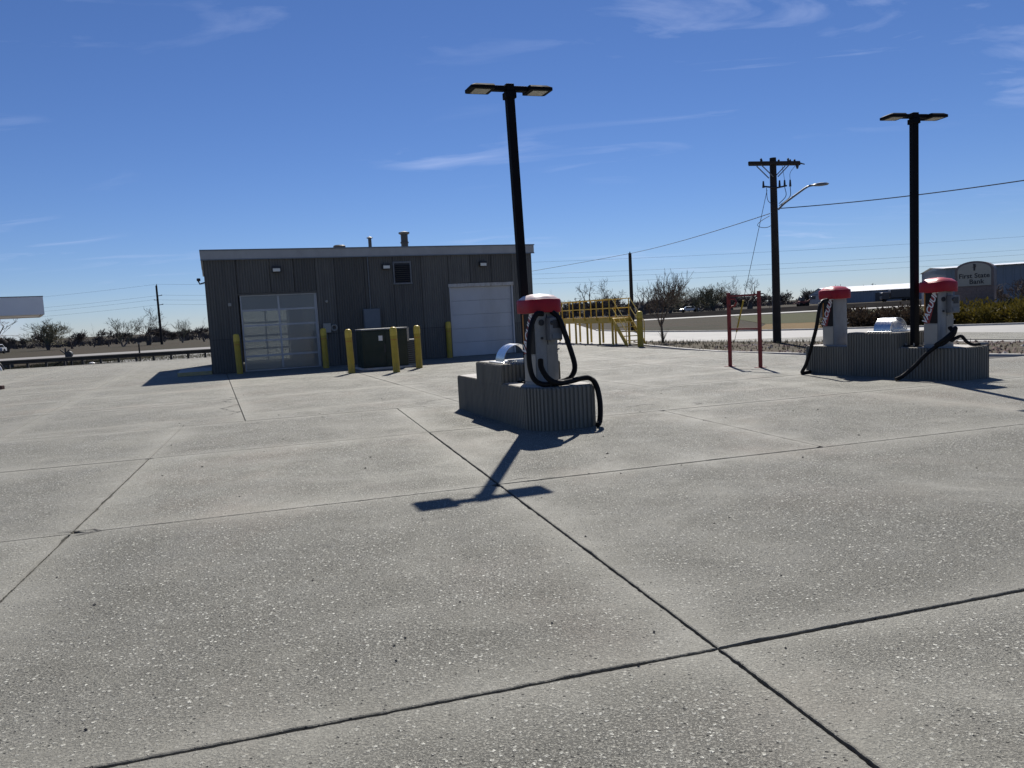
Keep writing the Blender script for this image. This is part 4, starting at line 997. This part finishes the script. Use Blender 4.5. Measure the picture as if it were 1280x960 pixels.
# ------------------------------------------------------------------ plants
class V3(Vector): pass
def tree_parts(seed, h, r0, spread=.8, levels=4, kids=(3, 5), trunk=.3, up_=.25, multi=1, gnarl=.22, tw=.006):
    g = random.Random(seed); tm, cm_ = MB(), MB()
    def grow(p, d, L, r_, lev):
        ns = 3 if lev < 2 else 2; pts = [p]; rad = [r_]
        for k in range(ns):
            d = (d+Vector((g.gauss(0, gnarl), g.gauss(0, gnarl), g.gauss(0, gnarl*.6)+up_*.12))).normalized(); pts.append(pts[-1]+d*L/ns); rad.append(max(tw, r_*(1-.45*(k+1)/ns)))
        (tm if lev == 0 else cm_).tube(pts, rad, 8 if lev == 0 else 5 if lev == 1 else 3, cap=False)
        if lev >= levels: return
        n = g.randint(*kids)+(1 if lev == 0 else 0)
        for k in range(n):
            t = g.uniform(.45, 1) if k < n-1 else 1; i = min(ns-1, int(t*ns)); q = pts[i].lerp(pts[i+1], t*ns-i)
            a = g.uniform(0, 6.283); x = d.orthogonal().normalized(); y = d.cross(x); an = g.uniform(.3, .95)*spread
            nd = (d*math.cos(an)+(x*math.cos(a)+y*math.sin(a))*math.sin(an)+Vector((0, 0, up_*.5))).normalized()
            grow(q, nd, L*g.uniform(.55, .88) if lev else L*g.uniform(.75, 1.2), rad[min(ns, i+1)]*g.uniform(.5, .75), lev+1)
    for k in range(multi):
        a = g.uniform(0, 6.28); d = Vector((math.cos(a)*.28*(multi > 1), math.sin(a)*.28*(multi > 1), 1)).normalized()
        grow(Vector((0, 0, -.1)), d, h*trunk, r0*(1 if multi == 1 else .6), 0)
    # normalise the height
    zs = max(v[2] for v in cm_.v); k = h/zs
    for q in (tm, cm_): q.v = [(x*k, y*k, z*k) for x, y, z in q.v]
    return tm, cm_
kinds = {}
def make_kind(key, barkm, twigm, **kw):
    tm, cm_ = tree_parts(**kw); kinds[key] = (tm.mesh('trunk', barkm), cm_.mesh('crown', twigm))
make_kind('cotton', M['bark'], M['twig'], seed=5, h=8, r0=.46, levels=5, kids=(2, 3), spread=.95, trunk=.24, gnarl=.25, tw=.016)
make_kind('cotton2', M['bark'], M['twig'], seed=9, h=8, r0=.46, levels=5, kids=(2, 3), spread=1.05, trunk=.2, gnarl=.3, tw=.016, multi=2)
make_kind('elm', M['bark'], M['twig'], seed=14, h=7, r0=.34, levels=5, kids=(2, 3), spread=.75, trunk=.26, up_=.4, tw=.013)
make_kind('willow', M['barkpale'], M['twiggreen'], seed=23, h=6, r0=.22, levels=5, kids=(2, 3), spread=.7, trunk=.2, up_=.45, multi=3, tw=.012)
make_kind('thicket', M['bark'], M['twiggreen'], seed=31, h=6, r0=.2, levels=5, kids=(2, 4), spread=.85, trunk=.16, up_=.4, multi=4, tw=.012)
make_kind('young', M['bark'], M['twig'], seed=44, h=3.4, r0=.075, levels=4, kids=(4, 5), spread=.95, trunk=.30, up_=.55, gnarl=.12, tw=.008)
make_kind('bush', M['bark'], M['twig'], seed=52, h=2.2, r0=.07, levels=4, kids=(3, 4), spread=.9, trunk=.3, up_=.35, multi=5, tw=.01)
ni = [0]
def tree(name, key, loc, h, label, rz=0, w=1, cat='tree', group='bare winter trees'):
    t = thing(name, label, cat, loc, rz, group); base = {'cotton': 8, 'cotton2': 8, 'elm': 7, 'willow': 6, 'thicket': 6, 'young': 3.4, 'bush': 2.2}[key]
    s = h/base; t.scale = (s*w, s*w, s)
    obj('trunk', kinds[key][0], t); obj('crown', kinds[key][1], t); return t
Z = -.09
tree('bare_tree', 'cotton', (-79.5, 121, Z), 6.6, 'broad bare tree cut by the left edge below the canopy', 1.2, 1.35)
tree('bare_tree', 'thicket', (-73.5, 123, Z), 5.1, 'low spreading bare thicket right of the leftmost tree', 2.2, 1.35)
tree('bare_tree', 'elm', (-70.3, 124, Z), 4.4, 'dense bare tree at the right side of the spreading thicket', .3, 1.2)
tree('bare_tree', 'elm', (-69.5, 129, Z), 4.1, 'slender bare tree next to the forked standpipe', 2.6, .7)
tree('bare_tree', 'elm', (-66.5, 128, Z), 4.6, 'upright bare tree midway between canopy and distant pole', 4.1, .75)
tree('bare_tree', 'willow', (-59.6, 119, Z), 4.9, 'pale twiggy bare tree left of the dark gnarled one', .9, 1.1)
tree('bare_tree', 'cotton2', (-56.4, 120.5, Z), 6.0, 'dark gnarled bare tree just left of the distant pole', 3.7, 1.15)
tree('bare_tree', 'willow', (-54.2, 128, Z), 4.2, 'pale green-tinged bare tree just right of the distant pole', 2.0, .9)
tree('bare_tree', 'elm', (-50.2, 127, Z), 4.1, 'rounded bare tree against the left edge of the building', 5.0, 1.15)
tree('bare_tree', 'elm', (8.8, 150, Z), 6.3, 'dark bare tree seen just right of the left vacuum cap', 1.0, .8)
tree('bare_tree', 'cotton', (16.4, 165, Z), 8.6, 'tall bare tree above the platform railing, left of its pair', 2.3, .95)
tree('bare_tree', 'cotton2', (21.8, 165, Z), 8.8, 'tall forked bare tree above the platform railing, right of its pair', .4, .9)
tree('bare_tree', 'cotton', (28.0, 160, Z), 7.0, 'bare tree behind the slim pole', 4.4, 1.1)
tree('bare_tree', 'thicket', (31.5, 150, Z), 6.0, 'brushy bare tree behind the young verge tree', 1.4, 1.2)
tree('bare_tree', 'willow', (42.0, 170, Z), 6.4, 'grey-green rounded tree right of the young verge tree', .2, 1.5)
tree('bare_tree', 'thicket', (45.0, 168, Z), 6.5, 'dense brushy tree left of the red frame', 3.0, 1.35)
tree('bare_tree', 'cotton2', (48.8, 168, Z), 8.0, 'dark tree standing behind the red frame, left of two', 5.2, .8)
tree('bare_tree', 'cotton', (53.2, 170, Z), 7.9, 'dark tree standing behind the red frame, right of two', 2.9, .8)
tree('bare_tree', 'elm', (60.0, 190, Z), 6.6, 'pale bare tree between the red frame and the utility pole', .6, .8)
tree('young_tree', 'young', (7.35, 36.9, .02), 3.5, 'young bare tree with upright branches on the verge', .8, .85)
tree('bare_bush', 'bush', (32.6, 48.0, Z), 2.9, 'large bare bush at the right edge behind the hedge', 0, 1.2, 'bush', 'bare bushes')
tree('bare_bush', 'bush', (31.2, 50.0, Z), 2.4, 'bare bush right of the bank sign', 2, 1.0, 'bush', 'bare bushes')
m = MB(); g2 = random.Random(4)
for k in range(22):
    a = g2.uniform(0, 6.28); l = g2.uniform(.12, .35); m.tube([(0, 0, 0), (l*.4*math.cos(a), l*.4*math.sin(a), .25), (l*math.cos(a), l*math.sin(a), g2.uniform(.4, .7))], [.008, .006, .003], 3)
tag(m.build('root_suckers', M['twig'], None, loc=(7.35, 36.9, .02)), 'clump of thin suckers at the foot of the young tree', 'shrub')
# distant wood as one mass
protos = []
for sd, sp_, mu in ((61, .9, 1), (62, .75, 2), (63, 1.0, 3), (64, .8, 4)):
    a, b = tree_parts(sd, 1.0, .035, spread=sp_, levels=4, kids=(3, 4), trunk=.2, up_=.4, multi=mu, tw=.006); a.add(b.v, b.f); protos.append(a)
V_, F_ = [], []; g = random.Random(77)
for k in range(330):
    x = -260+k*2.05+g.uniform(-1.6, 1.6); y = 235+g.uniform(0, 75)
    if x < -20: y -= 60
    if 60 < x < 210: y += 80
    H_ = max(2.2, 5.2+2.6*noise.noise((x*.045, 2, 0))+g.uniform(-1.4, 1.8))*(.56 if x < -20 else 1); pr_ = g.choice(protos); a = g.uniform(0, 6.28); ca_, sa_ = math.cos(a)*H_*1.25, math.sin(a)*H_*1.25; b = len(V_)
    V_ += [(x+vx*ca_-vy*sa_, y+vx*sa_+vy*ca_, -.1+vz*H_) for vx, vy, vz in pr_.v]; F_ += [tuple(q+b for q in f) for f in pr_.f]
for k in range(2600):      # undergrowth: sprays of thin stems
    x = g.uniform(-270, 430); y = 245+g.uniform(-40, 60)
    if x < -20: y -= 60
    if 60 < x < 210: y += 80
    h_ = g.uniform(.8, 2.6)*(1+.6*noise.noise((x*.08, 5, 0)))*(.75 if x < -20 else 1); w = g.uniform(.4, 1.5)
    for q in range(9):
        b = len(V_); o_ = g.uniform(-w, w); ww = g.uniform(.05, .16)
        V_ += [(x+o_-ww, y, -.1), (x+o_+ww, y, -.1), (x+o_*1.9+g.uniform(-.5, .5), y+g.uniform(-.6, .6), h_*g.uniform(.4, 1))]; F_.append((b, b+1, b+2))
m = MB(); m.v = V_; m.f = F_
tag(m.build('far_woods', M['woods']), 'leafless brown woods along the horizon', 'woods', kind='stuff')
# hedge shrubs
def shrub_mesh(seed, mat, n=1500, rx=1.25, rz=.62):
    g = random.Random(seed); m = MB(); lob = [(g.uniform(-.6, .6)*rx, g.uniform(-.5, .5)*rx, g.uniform(.5, .8)) for _ in range(7)]
    for k in range(n):
        lx, ly, lr = g.choice(lob); a = g.uniform(0, 6.283); el = math.asin(g.uniform(-.1, 1)); rr_ = lr*g.uniform(.45, 1.05)
        d = Vector((math.cos(a)*math.cos(el), math.sin(a)*math.cos(el), math.sin(el))); p = Vector((lx, ly, .1))+Vector((d.x*rr_, d.y*rr_, d.z*rr_*rz*2))
        if p.z < 0: p.z = g.uniform(0, .2)
        t = (d+Vector((g.gauss(0, .5), g.gauss(0, .5), g.gauss(.25, .35)))).normalized(); s = t.cross(Vector((g.gauss(0, 1), g.gauss(0, 1), g.gauss(0, 1)))).normalized(); L = g.uniform(.10, .24); w = g.uniform(.02, .05)
        m.add([p-s*w, p+s*w, p+t*L*.7+s*w*.7, p+t*L, p+t*L*.7-s*w*.7], [(0, 1, 2, 3, 4)])
    return m.mesh('foliage', mat)
def shrub_stems(seed):
    g = random.Random(seed); m = MB()
    for k in range(12):
        a = g.uniform(0, 6.28); m.tube([(0, 0, 0), (.3*math.cos(a), .3*math.sin(a), .3), (.8*math.cos(a), .8*math.sin(a), .7)], [.03, .02, .008], 4)
    return m.mesh('stems', M['bark'])
SH = [(shrub_mesh(s, M['juniper']), shrub_stems(s)) for s in (1, 2, 3)]; SD = [(shrub_mesh(s, M['juniperdark'], 1500), shrub_stems(s)) for s in (4, 5)]
g = random.Random(2)
spots = [('d', 20.3, 47.2, 1.0), ('d', 21.7, 46.2, 1.0), ('d', 23.0, 44.9, 1.05), ('d', 22.3, 43.4, .9), ('d', 20.9, 45.2, .9), ('j', 23.4, 41.7, .95), ('j', 24.8, 42.9, 1.1), ('j', 24.6, 40.6, .95), ('j', 26.2, 41.8, 1.15), ('j', 26.0, 39.7, .95), ('j', 27.6, 40.8, 1.15), ('j', 27.4, 38.8, .95), ('j', 29.0, 39.8, 1.2), ('j', 30.3, 41.4, 1.25), ('j', 28.4, 42.6, 1.15), ('j', 29.0, 37.6, .95)]
names = {'d': ['dark bare-stemmed shrub at the far left end of the hedge', 'dark shrub second along the hedge, behind the right hood', 'dark shrub at the hedge top left of the lamp post', 'dark shrub at the hedge front left of the lamp post', 'dark low shrub beside the left end of the hedge'],
         'j': ['yellow-green juniper left of the right vacuum, lowest in front', 'yellow-green juniper behind the cap of the right vacuum', 'yellow-green juniper at the street edge behind the right vacuum', 'tall yellow-green juniper right below the bank sign', 'yellow-green juniper at the street edge below the bank sign', 'yellow-green juniper mid-bank to the right of the sign', 'yellow-green juniper at the street edge right of the vacuum nozzle', 'large juniper on the bank near the right edge', 'largest juniper at the top of the bank near the right edge', 'juniper behind the others right of the bank sign base', 'juniper at the street edge cut by the right side']}
ct = {'d': 0, 'j': 0}
for kd, x, y, s in spots:
    lab = names[kd][ct[kd]]; ct[kd] += 1
    t = thing('hedge_shrub', lab, 'shrub', (x, y, Z), g.uniform(0, 6.28), 'shrubs of the hedge bank'); f, stm = g.choice(SD if kd == 'd' else SH); t.scale = (s*1.1, s*1.1, s*g.uniform(1.0, 1.2))
    obj('foliage', f, t); obj('stems', stm, t)
sheet('hedge_bed', ccw([(17.6, 43.6), (22.5, 39.0), (30, 33.2), (36, 29), (40, 44), (22, 50)]), -.05, M['verge'])

# ------------------------------------------------------------------ far vehicles
def vehicle(name, loc, rz, label, L, kind, paint):
    v = thing(name, label, 'truck' if kind != 'car' else 'car', loc, rz)
    if kind == 'car':
        P = [(0, .35), (0, .75), (.9, .85), (1.5, 1.35), (3.2, 1.38), (3.9, .9), (4.4, .85), (4.4, .35)]; m = MB(); n = len(P)
        m.add([(x, -.85, z) for x, z in P]+[(x, .85, z) for x, z in P], [tuple(range(n)), tuple(range(2*n-1, n-1, -1))]+[(k, k+n, (k+1) % n+n, (k+1) % n) for k in range(n)]); m.build('body', paint, v, bevel=.06)
        MB().add([(1.2, -.86, .92), (3.6, -.86, .95), (3.1, -.86, 1.3), (1.6, -.86, 1.28)], [(0, 1, 2, 3)]).build('side_glass', M['carglass'], v)
        wx = (.8, 3.55)
    else:
        MB().box(2.2, L, -1.2, 1.2, 1.0, 3.0).build('trailer_box', paint, v, bevel=.05)
        MB().box(0, 1.9, -1.1, 1.1, .6, 2.5).build('cab', M['cardark'], v, bevel=.15); MB().box(-.02, .3, -.9, .9, 1.6, 2.3).build('windscreen', M['carglass'], v)
        MB().box(.2, L-.2, -.5, .5, .55, .99).build('chassis', M['dark'], v); wx = (.9, L-2.2, L-1.0)
    for x in wx:
        for y in (-.86, .68): MB().tube([(x, y, .36), (x, y+.18, .36)], .36, 14).build('wheel', M['black'], v)
vehicle('parked_car', (-76.2, 108, Z), R(8), 'distant blue car under the leftmost tree', 4.4, 'car', M['carblue'])
vehicle('parked_van', (-74.0, 109, Z), R(100), 'distant white car beside the blue one at far left', 4.4, 'car', M['carwhite'])
vehicle('parked_car', (40.4, 182, .1), R(-8), 'distant white car behind the young tree', 4.4, 'car', M['carwhite'])
vehicle('box_truck', (99, 205, Z), R(-10), 'distant dark box truck in front of the long shed', 8.0, 'truck', M['cardark'])
ld = thing('wheel_loader', 'distant red loader with raised arm right of the utility pole', 'loader', (68.5, 182, 0), R(0))
MB().box(0, 2.0, -.7, .7, .6, 1.3).build('body', M['rust'], ld, bevel=.08); MB().box(.3, 1.2, -.6, .6, 1.301, 2.3).build('cab', M['cardark'], ld, bevel=.08)
MB().tube([(1.9, 0, 1.0), (3.0, 0, 1.8)], .14, 6).tube([(-.2, 0, 1.0), (-1.4, 0, .7)], .12, 6).build('arm', M['rust'], ld); MB().box(2.8, 3.7, -.9, .9, 1.6, 2.4).build('bucket', M['cardark'], ld, bevel=.08)
for x in (.3, 1.7):
    for y in (-.95, .65): MB().tube([(x, y, .45), (x, y+.3, .45)], .5, 14).build('wheel', M['black'], ld)
